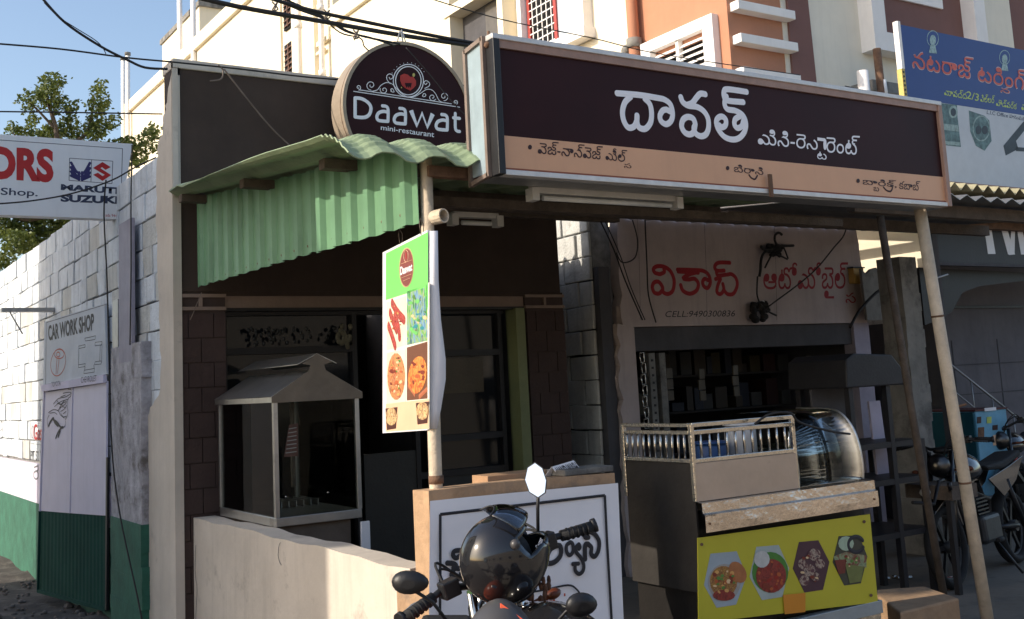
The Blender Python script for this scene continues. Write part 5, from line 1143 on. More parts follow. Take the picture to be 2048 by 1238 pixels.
for cx_, cy_, s_ in ((272, 150, 1), (728, 270, .9)):
    ink('figure_print', [ringpts(cx_, cy_, 36*s_, 50*s_, 20)], 1.6, UP, m_fg, us, *Z3); flat('figure_print', ringpts(cx_, cy_+10, 20*s_, 34*s_, 12)[:-1], UP, m_fg, us, .0015, .001, *Z3); flat('figure_print', [(cx_-26*s_, cy_+90*s_), (cx_-14*s_, cy_+40*s_), (cx_+14*s_, cy_+40*s_), (cx_+26*s_, cy_+95*s_)], UP, m_fg, us, .0015, .001, *Z3)
MB().box(9.9, 9.95, 7.05, 8.9, 4.2, 4.25).box(12, 12.05, 7.05, 8.9, 4.2, 4.25).build('bracket', m_rust, us)
cr2 = thing('tin_awning', 'corrugated awning with a sunlit zigzag edge at right under the blue signboard', 'awning', (9.3, 6.4, 3.2))
b = MB(); x = 8.95; i = 0
while x < 15: 
    z_ = 3.31-.004*(x-9)+(.035 if i % 2 else -.035); b.v += [(x, 6.35, z_), (x, 8.9, z_+.42)]; x += .088; i += 1
b.f = [(2*j, 2*j+2, 2*j+3, 2*j+1) for j in range(i-1)]
o = b.build('sheet', mat('sun_faded_tin', (.42, .38, .24), .55, .2, var=.15), cr2, smooth=False); o.modifiers.new('s', 'SOLIDIFY').thickness = .006
MB().box(9.0, 15, 6.5, 6.58, 3.13, 3.24).build('beam', m_rust, cr2); MB().box(6.0, 15, 6.9, 6.98, 3.02, 3.16).build('beam', m_rust, cr2)
for xx in (9.4, 12.5): MB().box(xx-.03, xx+.03, 6.5, 8.8, 3.16, 3.24).build('rafter', m_wood, cr2)
MB().box(9.02, 9.1, 6.52, 6.6, 0, 3.13).build('post', m_dconc, cr2)
K7 = PY(7.0)
ts = thing('black_letter_sign', 'black fascia board with big white letters TW under the right corrugated awning', 'sign', tuple(K7(1950, 480)))
MB().box(9.72, 15, 7.0, 7.05, 2.66, 3.14).build('panel', mat('matt_black_board', (.03, .03, .035), .5, var=.1), ts)
MB().box(9.72, 15, 6.985, 7.06, 2.63, 2.66).build('lower_edge', m_dconc, ts)
flat('letter_t', [(1966, 442), (1980, 442), (1991, 508), (1976, 508)], K7, m_letter, ts); flat('letter_t', [(1940, 436), (1996, 437), (1998, 443), (1942, 442)], K7, m_letter, ts)
flat('letter_w', [(1998, 442), (2010, 442), (2022, 485), (2030, 509), (2016, 509)], K7, m_letter, ts); flat('letter_w', [(2018, 510), (2029, 509), (2030, 442), (2024, 442)], K7, m_letter, ts, .0025)
flat('letter_w', [(2031, 442), (2040, 442), (2056, 509), (2042, 509)], K7, m_letter, ts); flat('letter_w', [(2048, 509), (2058, 509), (2066, 442), (2056, 442)], K7, m_letter, ts, .0025)
fw2 = thing('dark_side_wall', 'dark grey plastered wall behind the parked motorcycles at right', 'wall', (11, 8.2, 0))
m_dw = mat('dark_grey_plaster', (.14, .13, .14), .85, var=.15, scale=2, bump=.3, streak=.3)
MB().box(10.2, 17, 8.2, 8.35, 0, 3.3).build('plaster', m_dw, fw2); MB().box(10.2, 17, 8.17, 8.2, 2.28, 2.31).build('score_line', m_black, fw2)
for i in range(5): MB().box(10.6+i*.9, 10.615+i*.9, 8.194, 8.2, 1.0, 1.9).build('panel_joint', m_dconc, fw2)
for zz in (1.25, 1.6): MB().box(10.3, 16, 8.193, 8.2, zz, zz+.012).build('panel_joint', m_dconc, fw2)
tp = thing('dark_recess_sheet', 'black tarpaulin shape and recess shade put in as one sheet behind the leaning right pole', 'canopy', (9.8, 7.3, 2.4))
TPp = PY(7.2); MB().prism([TPp(x, y) for x, y in ((1838, 535), (2048, 545), (2060, 560), (1960, 572), (1925, 585), (1905, 622), (1878, 640), (1850, 650))], (0, .12, -.0)).build('sheet', m_black, tp)  # black sheet in place of recess shade and a dark canopy shape
hr_ = thing('stair_railing', 'thin steel stair railing sloping down on the dark wall at right', 'railing', (11, 8, 1.5))
R8 = PY(8.0)
MB().tube([R8(1880, 712), R8(2060, 856)], .014, 8).build('hand_rail', m_galv, hr_); MB().tube([R8(1880, 760), R8(2060, 905)], .010, 8).build('lower_rail', m_galv, hr_)
for i in range(4): x_ = 1900+i*42; y_ = 712+(x_-1880)*.8; MB().tube([R8(x_, y_), R8(x_+12, y_+95)], .009, 6).build('baluster', m_galv, hr_)
C6 = PY(6.5)
bc = thing('blue_machine_cabinet', 'light blue metal machine cabinet with small labels behind the leaning right pole', 'cabinet', (9.6, 6.8, 0))
MB().box(9.37, 9.86, 6.5, 7.1, .38, 1.17).build('case', mat('light_blue_enamel', (.13, .36, .52), .45, var=.12, streak=.15), bc, bevel=.008)
MB().box(9.36, 9.87, 6.49, 7.11, 1.17, 1.185).build('lid', mat('dull_red_edge', (.10, .03, .03), .6), bc); MB().box(9.5, 9.68, 6.484, 6.49, 1.165, 1.195).build('lid_label', m_letter, bc)
MB().box(9.355, 9.37, 6.52, 7.08, .42, 1.16).build('side_sheet', mat('teal_enamel', (.015, .09, .12), .5, var=.1), bc)
for x, y, w_, h, m in ((1958, 840, 8, 12, m_dred), (1978, 840, 9, 12, m_ylw), (1990, 855, 10, 9, m_dred), (1962, 868, 12, 26, m_rust), (1993, 880, 14, 20, m_bpeach), (1990, 918, 0, 0, m_red)):
    if w_: flat('label_plate', [(x-w_/2, y-h/2), (x+w_/2, y-h/2-1), (x+w_/2, y+h/2), (x-w_/2, y+h/2+1)], C6, m, bc, .002, .003)
text('red_lettering', 'POWER', [(1974, 912), (2006, 908), (2006, 915), (1975, 919)], C6, m_red, bc, .02, .0015)
for xx in (9.42, 9.8): MB().box(xx-.02, xx+.02, 6.55, 6.6, 0, .38).build('leg', m_rust, bc)
# concrete pillar, dark leaning pole, black rack
cp_ = MB(); kk = random.Random(4); n = 16
for i in range(n):
    z0, z1 = 2.6*i/n, 2.6*(i+1)/n; j = kk.uniform(-.01, .01); cp_.box(8.22+j, 8.46+j+kk.uniform(-.012, .012), 6.3, 6.55, z0, z1)
tag(cp_.build('concrete_pillar', m_conc), 'rough bare concrete pillar between the sunlit gap and the leaning cream pole', 'pillar')
D5 = PY(4.9)
a_, c_ = D5(1760, 432), D5(1888, 1195)
dpo = MB().tube([a_, a_.lerp(c_, .5)+Vector((-.01, 0, 0)), c_], .026, 12)
tag(dpo.build('dark_pole', m_wood), 'dark leaning timber pole left of the concrete pillar', 'pole')
rk = thing('black_steel_rack', 'black steel rack with a hooded top standing right of the food cart', 'rack', (6.6, 5.3, 0))
K5 = PY(5.3)
m_rk = mat('black_rack_steel', (.022, .022, .026), .5, .2, var=.2)
for x in (6.22, 6.62, 6.95):
    for y in (5.3, 5.75): MB().box(x-.022, x+.022, y-.022, y+.022, 0, 1.5 if x < 6.9 else 1.1).build('post', m_rk, rk)
MB().prism([(6.15, 5.25, 1.5), (6.78, 5.25, 1.5), (6.76, 5.25, 1.62), (6.66, 5.25, 1.72), (6.25, 5.25, 1.74), (6.17, 5.25, 1.70)], (0, .55, 0)).build('hood', m_rk, rk, bevel=.01)
for zz in (.45, .82, 1.08): MB().box(6.2, 6.97, 5.28, 5.77, zz-.02, zz+.02).build('shelf', m_rk, rk)
MB().box(6.2, 6.64, 5.62, 5.64, .45, 1.5).build('back_sheet', m_dconc, rk)
wbk = thing('white_panel', 'pale lilac panel standing behind the black steel rack', 'panel', (6.6, 5.9, .9))
MB().prism([PY(5.6)(x, y) for x, y in ((1738, 803), (1760, 801), (1782, 962), (1757, 960))], (0, .02, 0)).build('sheet', mat('pale_lilac_sheet', (.40, .37, .46), .6, var=.08), wbk)
bn_ = thing('bench_vice', 'dark bench with a long crank handle beside the concrete pillar', 'bench', (7.0, 5.2, .8))
B5 = PY(5.1)
MB().box(6.98, 7.28, 5.1, 5.5, .66, .76).build('bench_top', m_wood, bn_); 
for x in (7.0, 7.25): MB().box(x-.02, x+.02, 5.12, 5.16, 0, .66).build('bench_leg', m_rk, bn_)
MB().tube([B5(1825, 1005), B5(1868, 1008), B5(1878, 962), B5(1888, 960)], .013, 6).build('crank', m_black, bn_); MB().tube([B5(1898, 965), B5(1901, 980)], .016, 8).build('crank_grip', m_black, bn_)
MB().ball(B5(1850, 985), (.05, .03, .03), 8, 6).build('vice_body', m_conc, bn_)
tr_ = thing('crumpled_wrapper', 'crumpled silver foil wrapper on the ground under the black rack', 'litter', tuple(PZ(.02)(1798, 1158)))
b = MB(); q0 = PZ(.02)(1798, 1158)
for i in range(6): b.ball(q0+Vector((hr.uniform(-.08, .08), hr.uniform(-.05, .05), .01)), (.03, .025, .018), 5, 4)
b.build('foil', m_steel2, tr_, smooth=False)
tr_ = thing('red_packet', 'torn red and white packet on the ground beside the motorcycle front wheel', 'litter', tuple(PZ(.02)(1898, 1160)))
q0 = PZ(.02)(1893, 1160); MB().box(q0.x-.08, q0.x+.06, q0.y-.05, q0.y+.05, 0, .035).build('red_part', m_red, tr_, bevel=.01); MB().box(q0.x+.065, q0.x+.12, q0.y-.04, q0.y+.04, 0, .03).build('white_part', m_letter, tr_, bevel=.01)
# ================================================================ motorcycles
def smooth3(p):
    o = []
    for i in range(len(p)-1):
        for j in range(5):
            t = j/5; a, b, c, d = [Vector(p[max(0, min(len(p)-1, i+k))]) for k in (-1, 0, 1, 2)]
            o.append(.5*((2*b)+(c-a)*t+(2*a-5*b+4*c-d)*t*t+(3*b-a-3*c+d)*t**3))
    return o+[Vector(p[-1])]
def motorcycle(label, loc, head, lean, body, tank, mir=None, cowl=None, full=True, group=None):
    m_steel2 = mat('bike_chrome', (.55, .54, .52), .15, 1, var=.1, bump=0) if not group else mat('shaded_bike_chrome', (.10, .10, .10), .3, 1, var=.2)  # bikes parked at right: chrome darkened in place of shade
    m_galv = mat('bike_cast_alloy', (.28, .28, .28), .45, .7, var=.2) if not group else mat('shaded_bike_alloy', (.06, .06, .06), .5, .5, var=.2)  # alloy of the right-hand bikes darkened in place of shade too
    r = thing('motorcycle', label, 'motorcycle', loc, group); r.rotation_euler = (R_(lean), 0, R_(head))
    B = lambda mb, n, m, p=r, **k_: mb.build(n, m, p, local=True, **k_)
    for xx in (.63, -.62):
        wd = .05 if xx > 0 else .06
        b = MB(); n = 36; k_ = 10
        for i in range(n):
            a = 2*math.pi*i/n
            for j in range(k_): c = 2*math.pi*j/k_; rr = .262+math.cos(c)*.035; b.v.append((xx+rr*math.cos(a), math.sin(c)*wd*.9, .30+rr*math.sin(a)))
        b.f = [(i*k_+j, i*k_+(j+1) % k_, ((i+1) % n)*k_+(j+1) % k_, ((i+1) % n)*k_+j) for i in range(n) for j in range(k_)]
        wh = B(b, 'wheel', m_rubber, smooth=True)
        b = MB().tube([(xx+.228*math.cos(2*math.pi*i/24), 0, .30+.228*math.sin(2*math.pi*i/24)) for i in range(25)], .013, 6, False); B(b, 'rim', m_galv, wh)
        for i in range(6): a = math.pi*i/3; B(MB().bar((xx, 0, .30), (xx+.225*math.cos(a), 0, .30+.225*math.sin(a)), .03, .02, (0, 1, 0)), 'spoke', m_black, wh)
        B(MB().tube([(xx, -.06, .30), (xx, .06, .30)], .045, 12), 'hub', m_galv, wh)
    for sy in (-.085, .085): B(MB().tube([(.63, sy, .30), (.44, sy, .98)], [.022, .017], 10), 'fork', m_steel2)
    B(MB().prism([(.36, -.05, .42), (.42, -.05, .60), (.60, -.05, .655), (.80, -.05, .58), (.82, -.05, .55), (.62, -.05, .62), (.46, -.05, .57), (.39, -.05, .42)], (0, .10, 0)), 'front_fender', body, bevel=.008)
    fn = lambda q: Vector((q.x, q.y*(1-.3*max(0, -q.x/.3)), q.z*(1 if q.z > 0 else .6)))
    B(MB().ball((.12, 0, .80), (.30, .145, .14), 18, 12, fn), 'fuel_tank', tank)
    B(MB().ball((.16, 0, .93), (.04, .04, .012), 12, 6), 'tank_cap', m_steel2)
    b = MB(); b.prism([(-.15, -.11, .78), (-.10, -.11, .82), (-.45, -.11, .83), (-.86, -.11, .89), (-.88, -.11, .84), (-.50, -.11, .76)], (0, .22, 0)); B(b, 'seat', m_rubber, bevel=.03)
    for sy in (-.12, .12):
        B(MB().prism([(-.05, sy, .72), (-.50, sy, .78), (-.85, sy, .84), (-.60, sy, .66), (-.30, sy, .56)], (0, .012*(1 if sy > 0 else -1), 0)), 'side_panel', body, bevel=.004)
        B(MB().tube([(-.62, sy, .30), (-.42, sy, .68)], .022, 8), 'shock', m_black)
        B(MB().tube([(.15, sy*1.6, .28), (.05, sy*1.6, .28)], .018, 8), 'foot_peg', m_rubber)
    B(MB().tube([(.40, 0, .90), (.30, 0, .60), (.22, 0, .34), (-.20, 0, .30), (-.30, 0, .55), (.30, 0, .72)], .02, 8), 'frame', m_black)
    B(MB().tube([(-.62, .07, .30), (-.2, .07, .34)], .018, 8).tube([(-.62, -.07, .30), (-.2, -.07, .34)], .018, 8), 'swing_arm', m_black)
    en = B(MB().box(-.18, .16, -.12, .12, .25, .46), 'engine', m_galv, bevel=.03)
    for i in range(5): B(MB().box(.02-.07, .16, -.09, .09, .47+i*.028, .482+i*.028), 'cooling_fin', m_black, en)
    B(MB().tube([(0, -.125, .36), (0, -.15, .36)], .09, 16), 'crank_cover', m_steel2, en)
    B(MB().tube([(.16, -.05, .48), (.26, -.10, .42), (.20, -.14, .24), (-.25, -.15, .26), (-.45, -.16, .32), (-.85, -.16, .40)], [.02, .02, .02, .03, .04, .045], 12), 'exhaust', m_steel2)
    B(MB().box(-.92, -.86, -.06, .06, .76, .84), 'tail_light', m_red, bevel=.01)
    B(MB().prism([(-.80, -.06, .80), (-.98, -.06, .62), (-.96, -.06, .60), (-.76, -.06, .76)], (0, .12, 0)), 'rear_fender', m_black)
    B(MB().tube([(-.02, .10, .28), (.02, .28, .02)], .010, 6), 'side_stand', m_black)
    hb = B(MB().tube([(.34, -.34, 1.03), (.37, -.20, 1.05), (.42, -.08, 1.0), (.42, .08, 1.0), (.37, .20, 1.05), (.34, .34, 1.03)], .012, 8), 'handlebar', m_black)
    for s_ in (-1, 1):
        B(MB().tube([(.355, s_*.25, 1.043), (.34, s_*.37, 1.03)], .019, 10), 'grip', m_rubber, hb); B(MB().box(.33, .38, s_*.19-.03, s_*.19+.03, 1.02, 1.075), 'switch_box', m_black, hb, bevel=.006)
        B(MB().tube([(.39, s_*.21, 1.04), (.42, s_*.30, 1.03), (.40, s_*.36, 1.02)], .006, 6), 'lever', m_galv, hb)
        B(MB().tube([(.46, s_*.10, .84), (.46, s_*.19, .84)], .012, 6).ball((.46, s_*.21, .84), (.026, .03, .018), 10, 8), 'indicator', mat('dark_amber_lens', (.12, .03, .01), .3, bump=0))
    for s_ in (-1, 1):
        for q_ in (0, .02): B(MB().tube(smooth3([(.36, s_*.20, 1.05), (.44+q_, s_*.17, 1.09+q_), (.50+q_, s_*.09, 1.03), (.46, s_*.03, .90)]), .0045, 6), 'control_cable', m_rubber, hb)
        B(MB().tube([(.345, s_*.37, 1.03), (.34, s_*.385, 1.03)], .024, 10), 'bar_end', m_black, hb)
        for q_ in range(5): B(MB().tube([(.352-.003*q_, s_*(.27+q_*.018), 1.041-.0025*q_), (.351-.003*q_, s_*(.276+q_*.018), 1.04-.0025*q_)], .0212, 10), 'grip_rib', m_rubber, hb)
    hl = B(MB().ball((.50, 0, .88), (.075, .09, .09), 14, 10), 'headlight', m_steel2)
    B(MB().ball((.40, 0, .985), (.06, .07, .03), 12, 6), 'instrument', m_black)
    if cowl:
        fnc = lambda q: Vector((q.x+.25*abs(q.z)*(q.z > 0)*-1, q.y*(1-.35*max(0, q.z/.2)), q.z))
        B(MB().ball((.50, 0, 1.03), (.13, .14, .15), 24, 16, fnc), 'cowl', cowl[0])
        B(MB().prism([(.635, -.05, .98), (.63, .05, 1.0), (.555, .10, 1.10), (.50, -.01, 1.17)], (.016, 0, .006)), 'cowl_stripe', cowl[1])
    return r, B, hb
def mirror(B, hb, base, mid, c, rx, rz_, yawd, tilt, face_front=False, n=6, glassm=None, rot=0):
    Rm = Matrix.Rotation(R_(yawd), 3, 'Z') @ Matrix.Rotation(R_(tilt), 3, 'Y')
    B(MB().tube([base, mid, Vector(c)+Rm@Vector((.016, 0, -.01))], .006, 8), 'mirror_stalk', m_black, hb)
    pts = []
    for i in range(n): a = 2*math.pi*i/n+R_(rot); pts.append((rx*math.cos(a)*(1+.1*math.cos(a)), rz_*math.sin(a)))
    cc = Vector(c); sh = 14
    b = MB(); layers = [(0.0, 1.0), (.012, .95), (.024, .7), (.03, .35)]
    for d_, sc_ in layers:
        for x, z in pts: b.v.append(tuple(cc+Rm@Vector((d_, x*sc_, z*sc_))))
    for L_ in range(3):
        for i in range(n): b.f.append((L_*n+i, L_*n+(i+1) % n, (L_+1)*n+(i+1) % n, (L_+1)*n+i))
    b.f.append(tuple(range(n))[::-1]); b.f.append(tuple(3*n+i for i in range(n)))
    mo = B(b, 'mirror', m_black, hb, smooth=n > 10)
    b = MB(); b.poly([cc+Rm@Vector((-.001, x*.93, z*.93)) for x, z in pts]); B(b, 'mirror_glass', glassm or m_mirror, hb)
m_mirror = mat('mirror_silver', (.72, .75, .77), .01, 1, var=.0, bump=0)
m_gb = mat('gloss_black_paint', (.012, .012, .014), .12, var=.1, bump=0, coat=.6); m_gg = mat('dark_grey_panel', (.06, .058, .06), .35, var=.1, bump=0)
A, BA, hA = motorcycle('black and orange motorcycle facing the street in front of the low wall', (1.80, 3.22, 0), -112, -5, m_gb, mat('orange_tank_paint', (.6, .10, .04), .25, var=.05, bump=0), cowl=(m_gg, mat('orange_stripe_paint', (.75, .12, .05), .3, var=.03, bump=0)))
mirror(BA, hA, (.37, .17, 1.04), (.40, .24, 1.13), (.42, .28, 1.155), .060, .041, 14, 6, n=18, rot=20)
mirror(BA, hA, (.37, -.12, 1.04), (.41, -.22, 1.16), (.42, -.305, 1.225), .062, .039, -10, 5, n=18)
A.scale = (.875,)*3
BK, BB, hB = motorcycle('black motorcycle facing the counter wall with a helmet hung on its handlebar', (2.285, 2.88, 0), 86, -16, m_gb, m_gb)
mirror(BB, hB, (.37, -.17, 1.06), (.355, -.195, 1.16), (.34, -.215, 1.255), .038, .061, -42, 24, n=8, rot=10)
BK.scale = (1.035,)*3
motorcycle('black motorcycle parked behind the leaning right pole with chrome handlebar', (7.75, 5.42, 0), 193, 5, m_gb, m_gb, group='motorcycles parked at right')
motorcycle('dark motorcycle cut off by the right edge, farther back by the blue cabinet', (10.2, 6.6, 0), 200, 5, m_gb, m_gb, group='motorcycles parked at right')
# ---------------------------------------------------------------- helmet
HL = PY(3.2); hc = HL(1006, 1118)
hel = thing('helmet', 'glossy black full face helmet with raised clear visor hung on the motorcycle', 'helmet', tuple(hc))
hd = Vector((.78, -.20, .50)).normalized()          # where the open face points
hu = (Vector((-.42, 0, .80))-hd*Vector((-.42, 0, .80)).dot(hd)).normalized(); hs = hu.cross(hd)
H3 = Matrix((hd, hs, hu)).transposed()
def hfn(q): return q
b = MB(); n, m_ = 48, 30
def sh(u, v):        # u azimuth around up axis from face dir, v polar
    x, y, z = math.sin(v)*math.cos(u), math.sin(v)*math.sin(u), math.cos(v)
    rx = .135+(.022 if x > 0 and z < .1 else 0)*x; return Vector((x*rx*1.10, y*.126, z*.148))
vv = {}
for i in range(m_+1):
    for j in range(n): 
        v = math.pi*.90*i/m_; u = 2*math.pi*j/n; vv[i, j] = len(b.v); b.v.append(tuple(H3@sh(u, v)))
def opening(u, v):
    u = (u+math.pi) % (2*math.pi)-math.pi
    return abs(u) < 1.18 and 1.02+.12*abs(u) < v < 1.72-.10*abs(u)
for i in range(m_):
    for j in range(n):
        if not opening(2*math.pi*(j+.5)/n, math.pi*.90*(i+.5)/m_): b.f.append((vv[i, j], vv[i+1, j], vv[i+1, (j+1) % n], vv[i, (j+1) % n]))
sh_o = b.build('shell', m_gb, hel, smooth=True, local=True); md = sh_o.modifiers.new('s', 'SOLIDIFY'); md.thickness = .012; md.offset = -1
b = MB(); 
for i in range(9):
    for j in range(17):
        u = -1.25+2.5*j/16; v = .40+.75*i/8; p_ = sh(u*.9, v)*1.07; b.v.append(tuple(H3@(p_+Vector((.004, 0, .02)))))
b.f = [(i*17+j, i*17+j+1, (i+1)*17+j+1, (i+1)*17+j) for i in range(8) for j in range(16)]
b.build('visor', glass('clear_visor', (.80, .82, .86), .03, .10), hel, smooth=True, local=True).modifiers.new('s', 'SOLIDIFY').thickness = .002
b = MB()
e_ = [H3@(sh((-1.25+2.5*j/16)*.9, .40)*1.075+Vector((.004, 0, .02))) for j in range(17)]
b.tube(e_, .003, 6); b.build('visor_rim', m_black, hel, local=True)
for s_ in (-1, 1): MB().ball(H3@(sh(s_*1.30, 1.15)*1.03), .017, 12, 8).build('visor_hinge', m_gg, hel, local=True)
MB().ball((0, 0, 0), (.10, .088, .10), 16, 10, lambda q: H3@(q*1.0)).build('lining', m_rubber, hel, local=True)
b = MB(); b.tube([H3@(sh(2*math.pi*j/36, math.pi*.90)*1.0) for j in range(37)], .006, 8, False); b.build('neck_roll', m_rubber, hel, local=True)
for x_, y_ in ((0, 0),):
    HT = Plane(HL(1085, 1085)+Vector((-.03, -.105, 0)), (-.55, -.8, .1))
text('chin_lettering', 'Cruzer', [(1070, 1094), (1078, 1074), (1087, 1078), (1079, 1099)], Plane(hc+H3@Vector((.125, .0, -.03))+Vector((-.045, -.075, 0)), (-.5, -.85, .12)), m_letter, hel, bold=.02)
b = MB()
for i in range(40):
    q = HL(1062+hr.uniform(-22, 28), 1195+hr.uniform(-45, 45)); q.y += hr.uniform(-.05, .02); b.ball(q, (hr.uniform(.006, .014), .008, hr.uniform(.01, .022)), 6, 4)
tg = b.build('tassel_cluster', mat('rust_brown_tassel', (.14, .06, .03), .7, var=.5, scale=20), None); tag(tg, 'tangled rust brown tassels hanging under the black helmet', 'tassels', kind='stuff')
# ================================================================ cables
def cable(label, pts, r=.012, m=m_cable, name='overhead_cable', sag=0):
    P_ = []
    for i in range(len(pts)-1):
        a_, c_ = Vector(pts[i]), Vector(pts[i+1]); n_s = 12
        for j in range(n_s): t = j/n_s; q_ = a_.lerp(c_, t); q_.z -= sag*4*t*(1-t); P_.append(q_)
    P_.append(Vector(pts[-1])); return tag(MB().tube(P_, r, 6).build(name, m), label, 'cable')
def cpx(label, d, px, r, m=m_cable, name='overhead_cable'):
    P_ = PY(d) if not isinstance(d, Plane) else d
    return tag(MB().tube([P_(x, y) for x, y in smooth_path(px, 5)], r, 6).build(name, m), label, 'cable')
cpx('thick black cable sagging from the top left down to the brown parapet corner', 7.4, [(84, -4), (130, 45), (200, 92), (255, 120), (290, 135), (335, 138)], .0085)
cpx('thin black cable looping beside the thick sagging cable at upper left', 7.38, [(88, 5), (115, 32), (150, 55), (190, 80), (205, 95), (212, 108)], .003)
cpx('straight black cable crossing the upper left sky to the parapet', 7.5, [(-10, 87), (120, 98), (250, 115), (345, 124), (480, 138), (660, 158), (950, 172)], .006)
cpx('straight thin black cable crossing the tree at left', 12, [(-10, 223), (150, 225), (325, 228)], .008)
cpx('thick black twin cable running from top centre to the signboard corner, upper strand', 4.6, [(520, -10), (620, 20), (760, 50), (880, 74), (948, 86)], .009)
cpx('thick black twin cable running from top left to the signboard corner, lower strand', 4.6, [(360, -14), (480, 14), (640, 42), (800, 70), (948, 92)], .011)
cpx('thin twisted cable drooping over the round sign, upper one', 5.4, [(540, -6), (600, 20), (650, 38), (710, 68), (800, 88)], .006)
cpx('thin twisted cable drooping over the round sign, lower one', 5.4, [(560, -6), (640, 30), (690, 62), (740, 75), (790, 92)], .005)
cpx('thin loose cable hanging onto the rim of the round sign', 5.4, [(600, 20), (640, 32), (680, 65), (720, 76), (728, 92), (738, 102)], .004)
cpx('thin grey line crossing the cream wall above the big signboard', 5.5, [(850, -6), (1000, 38), (1180, 75), (1320, 108), (1600, 150)], .0035)
cpx('thin dark cable slanting over the white motor sign toward the block wall', 8.6, [(-10, 408), (60, 402), (140, 388), (220, 362), (270, 335), (312, 315)], .006)
cpx('thin black cable running down the left wall past the gate', PX(2.05), [(212, 360), (208, 430), (214, 560), (218, 720), (224, 900), (240, 1030), (272, 1180), (284, 1240)], .006)
cpx('black wire running down beside the steel channel post', PX(2.06), [(264, 290), (262, 400), (262, 540), (260, 690)], .005)
for s_, lab in (([(436, 130), (446, 140), (442, 158), (420, 162)], 'rusty tie wire twisted on the brown parapet coping'), ([(448, 138), (500, 205), (545, 258), (585, 296)], 'thin rusty guy wire slanting down the brown parapet')):
    cpx(lab, 7.5, s_, .006, m_wire, 'tie_wire')
cpx('pair of thin wires slanting from the round sign top down to the signboard', 6.9, [(812, 95), (860, 150), (905, 205), (942, 240)], .004)
cpx('white tie wires knotted round the twin cables above the round sign', 4.58, [(795, 84), (800, 62), (806, 84), (803, 60), (812, 86)], .003, m_alu, 'tie_wire')
for i, (x_, y_) in enumerate(((712, 68), (550, 12), (654, 28))):
    cpx('small wire knot on the twisted cables, %s' % ('right of centre', 'leftmost, near the top edge', 'middle one')[i], 5.3, [(x_-6, y_-9), (x_+6, y_+6), (x_-5, y_+8), (x_+5, y_-8), (x_-3, y_+12)], .004, m_wire, 'wire_knot')
cpx('black cable loop hanging on the left of the lettered shop wall', 7.4, [(1265, 440), (1275, 480), (1270, 515), (1245, 525), (1232, 505)], .006)
cpx('black cable running down the lettered shop wall to its opening', 7.4, [(1290, 440), (1294, 530), (1297, 590), (1312, 645)], .007)
cpx('black cable slanting from the alley gap down to the dark shop opening', 7.3, [(1200, 440), (1228, 500), (1250, 560), (1285, 640)], .007)
cpx('second black cable beside the slanting alley cable', 7.28, [(1208, 438), (1240, 510), (1262, 575), (1290, 640)], .005)
cpx('thin frayed cable slanting across the red lettering to the roof', 7.4, [(1696, 440), (1688, 470), (1668, 495), (1620, 550), (1530, 618)], .007)
cpx('thick black cable arching right of the lettered shop', 7.0, [(1700, 655), (1720, 620), (1760, 580), (1790, 582), (1800, 610), (1802, 650)], .014)
cpx('thin wire hooked on the corner under the awning by the brown pier', 7.55, [(403, 585), (395, 605), (385, 630), (380, 640)], .003, m_wire, 'tie_wire')
cpx('thin cable pair under the blue signboard, upper', 8.5, [(1690, 172), (1780, 192), (1830, 200), (1900, 312), (1990, 345)], .006)
cpx('thin black cable hanging on the tube light under the signboard', 4.28, [(1218, 360), (1216, 375), (1235, 390), (1260, 392)], .004)
cpx('cable draped over the glass case of the food cart', 4.0, [(1510, 848), (1540, 828), (1580, 826), (1600, 845), (1660, 862), (1700, 868)], .006)
# ================================================================ tree
tree = thing('tree', 'leafy yellow green tree growing behind the block wall at left', 'tree', (4.2, 21.5, 0))
TP = PY(21.5)
MB().tube([(4.0, 21.5, 0), (4.05, 21.5, 3), (4.2, 21.6, 5.0)], [.22, .16, .10], 10).build('trunk', m_wood, tree)
limbs = [([(110, 420), (115, 330), (112, 260), (95, 200), (95, 175)], .07), ([(115, 330), (60, 300), (25, 265)], .04), ([(115, 300), (170, 270), (185, 220), (188, 190)], .05), ([(112, 260), (70, 215), (45, 200)], .03), ([(120, 340), (200, 310), (260, 300), (300, 280)], .05), ([(115, 420), (60, 440), (10, 430)], .06)]
for L_, r_ in limbs: MB().tube([TP(x, y) for x, y in smooth_path(L_, 4)], [r_*(1-.75*i/(4*(len(L_)-1))) for i in range(4*(len(L_)-1)+1)], 6).build('limb', m_wood, tree)
lm = bpy.data.materials.new('leaf_green'); lm.use_nodes = True; n_ = lm.node_tree.nodes; l_ = lm.node_tree.links; pb = n_['Principled BSDF']
oi = n_.new('ShaderNodeNewGeometry'); rp_ = n_.new('ShaderNodeValToRGB'); rp_.color_ramp.elements[0].color = (.028, .06, .014, 1); rp_.color_ramp.elements[1].color = (.12, .16, .035, 1)
l_.new(oi.outputs['Random Per Island'], rp_.inputs[0]); l_.new(rp_.outputs[0], pb.inputs['Base Color']); pb.inputs['Roughness'].default_value = .55
tl_ = n_.new('ShaderNodeBsdfTranslucent'); tl_.inputs[0].default_value = (.14, .17, .03, 1); mx = n_.new('ShaderNodeMixShader'); mx.inputs[0].default_value = .3
l_.new(pb.outputs[0], mx.inputs[1]); l_.new(tl_.outputs[0], mx.inputs[2]); l_.new(mx.outputs[0], n_['Material Output'].inputs[0])
tr = random.Random(21)
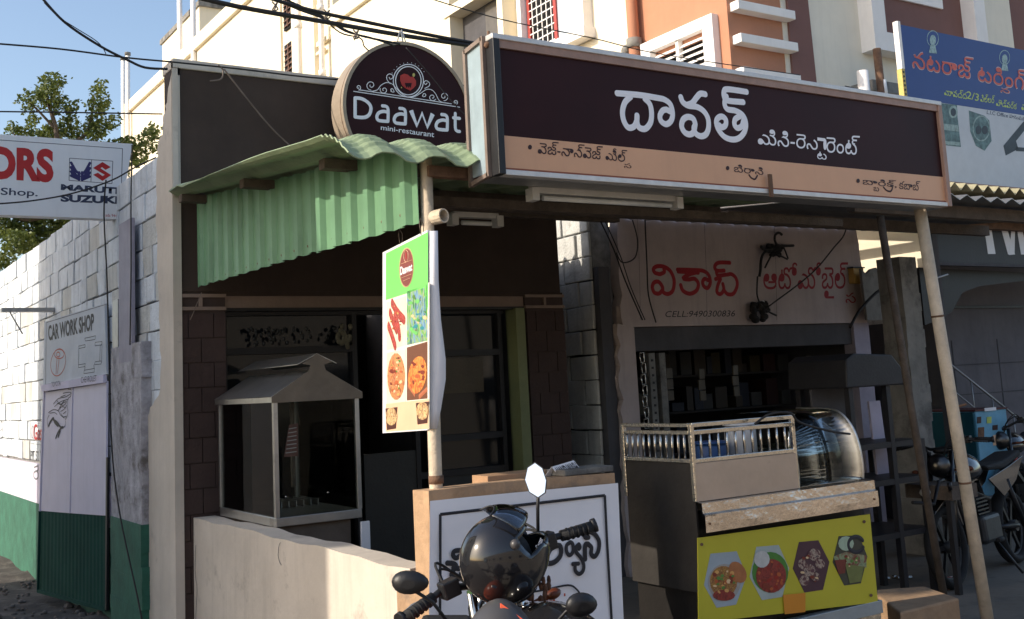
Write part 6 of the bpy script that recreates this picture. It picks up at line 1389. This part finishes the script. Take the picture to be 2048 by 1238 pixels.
cl = [(95, 175, 28, 16), (82, 195, 20, 14), (100, 195, 30, 18), (45, 200, 16, 9), (60, 210, 10, 8), (118, 215, 22, 14), (75, 228, 12, 14), (150, 210, 9, 8), (185, 190, 13, 14), (190, 215, 22, 18), (215, 210, 10, 9), (195, 245, 24, 18), (185, 268, 26, 16), (150, 238, 20, 16), (120, 248, 26, 16), (105, 265, 24, 12), (150, 262, 22, 12), (140, 228, 12, 9),
      (22, 255, 12, 10), (45, 262, 18, 9), (75, 268, 20, 9), (215, 255, 12, 14), (235, 280, 24, 10), (262, 285, 22, 13), (290, 275, 18, 14), (308, 262, 12, 9), (300, 295, 16, 14), (282, 310, 18, 12), (270, 330, 12, 8), (262, 300, 22, 12),
      (15, 450, 30, 24), (60, 445, 34, 20), (105, 448, 30, 18), (135, 440, 20, 14), (30, 490, 32, 22), (10, 515, 24, 18), (75, 475, 26, 18), (110, 465, 22, 12), (5, 400, 40, 30), (60, 400, 40, 30), (120, 400, 40, 30), (180, 380, 40, 36), (60, 340, 50, 36), (140, 330, 50, 40), (220, 330, 36, 30)]
LV = {0: MB(), 1: MB()}
for ci, (x, y, sx, sy) in enumerate(cl):
    nl = int(sx*sy*(.62 if y < 300 else .85))
    dpt = tr.uniform(-.5, .5)
    for i in range(nl):
        while True:
            a_, c_ = tr.uniform(-1, 1), tr.uniform(-1, 1)
            if a_*a_+c_*c_ < 1: break
        if tr.random() < .12: a_ *= 1.35; c_ *= 1.35
        q = TP(x+a_*sx, y+c_*sy); q.y += dpt+tr.uniform(-.35, .35); s_ = tr.uniform(.025, .055)
        u = Vector((tr.gauss(0, 1), tr.gauss(0, 1), tr.gauss(0, .7)-.3)).normalized(); w_ = u.orthogonal().normalized(); w_ = (w_*math.cos(i)+u.cross(w_)*math.sin(i)).normalized()
        LV[0].add([q-u*s_, q-w_*s_*.62, q+u*s_*1.1, q+w_*s_*.62], [(0, 1, 2, 3)])
LV[0].build('crown', lm, tree)['kind'] = 'stuff'
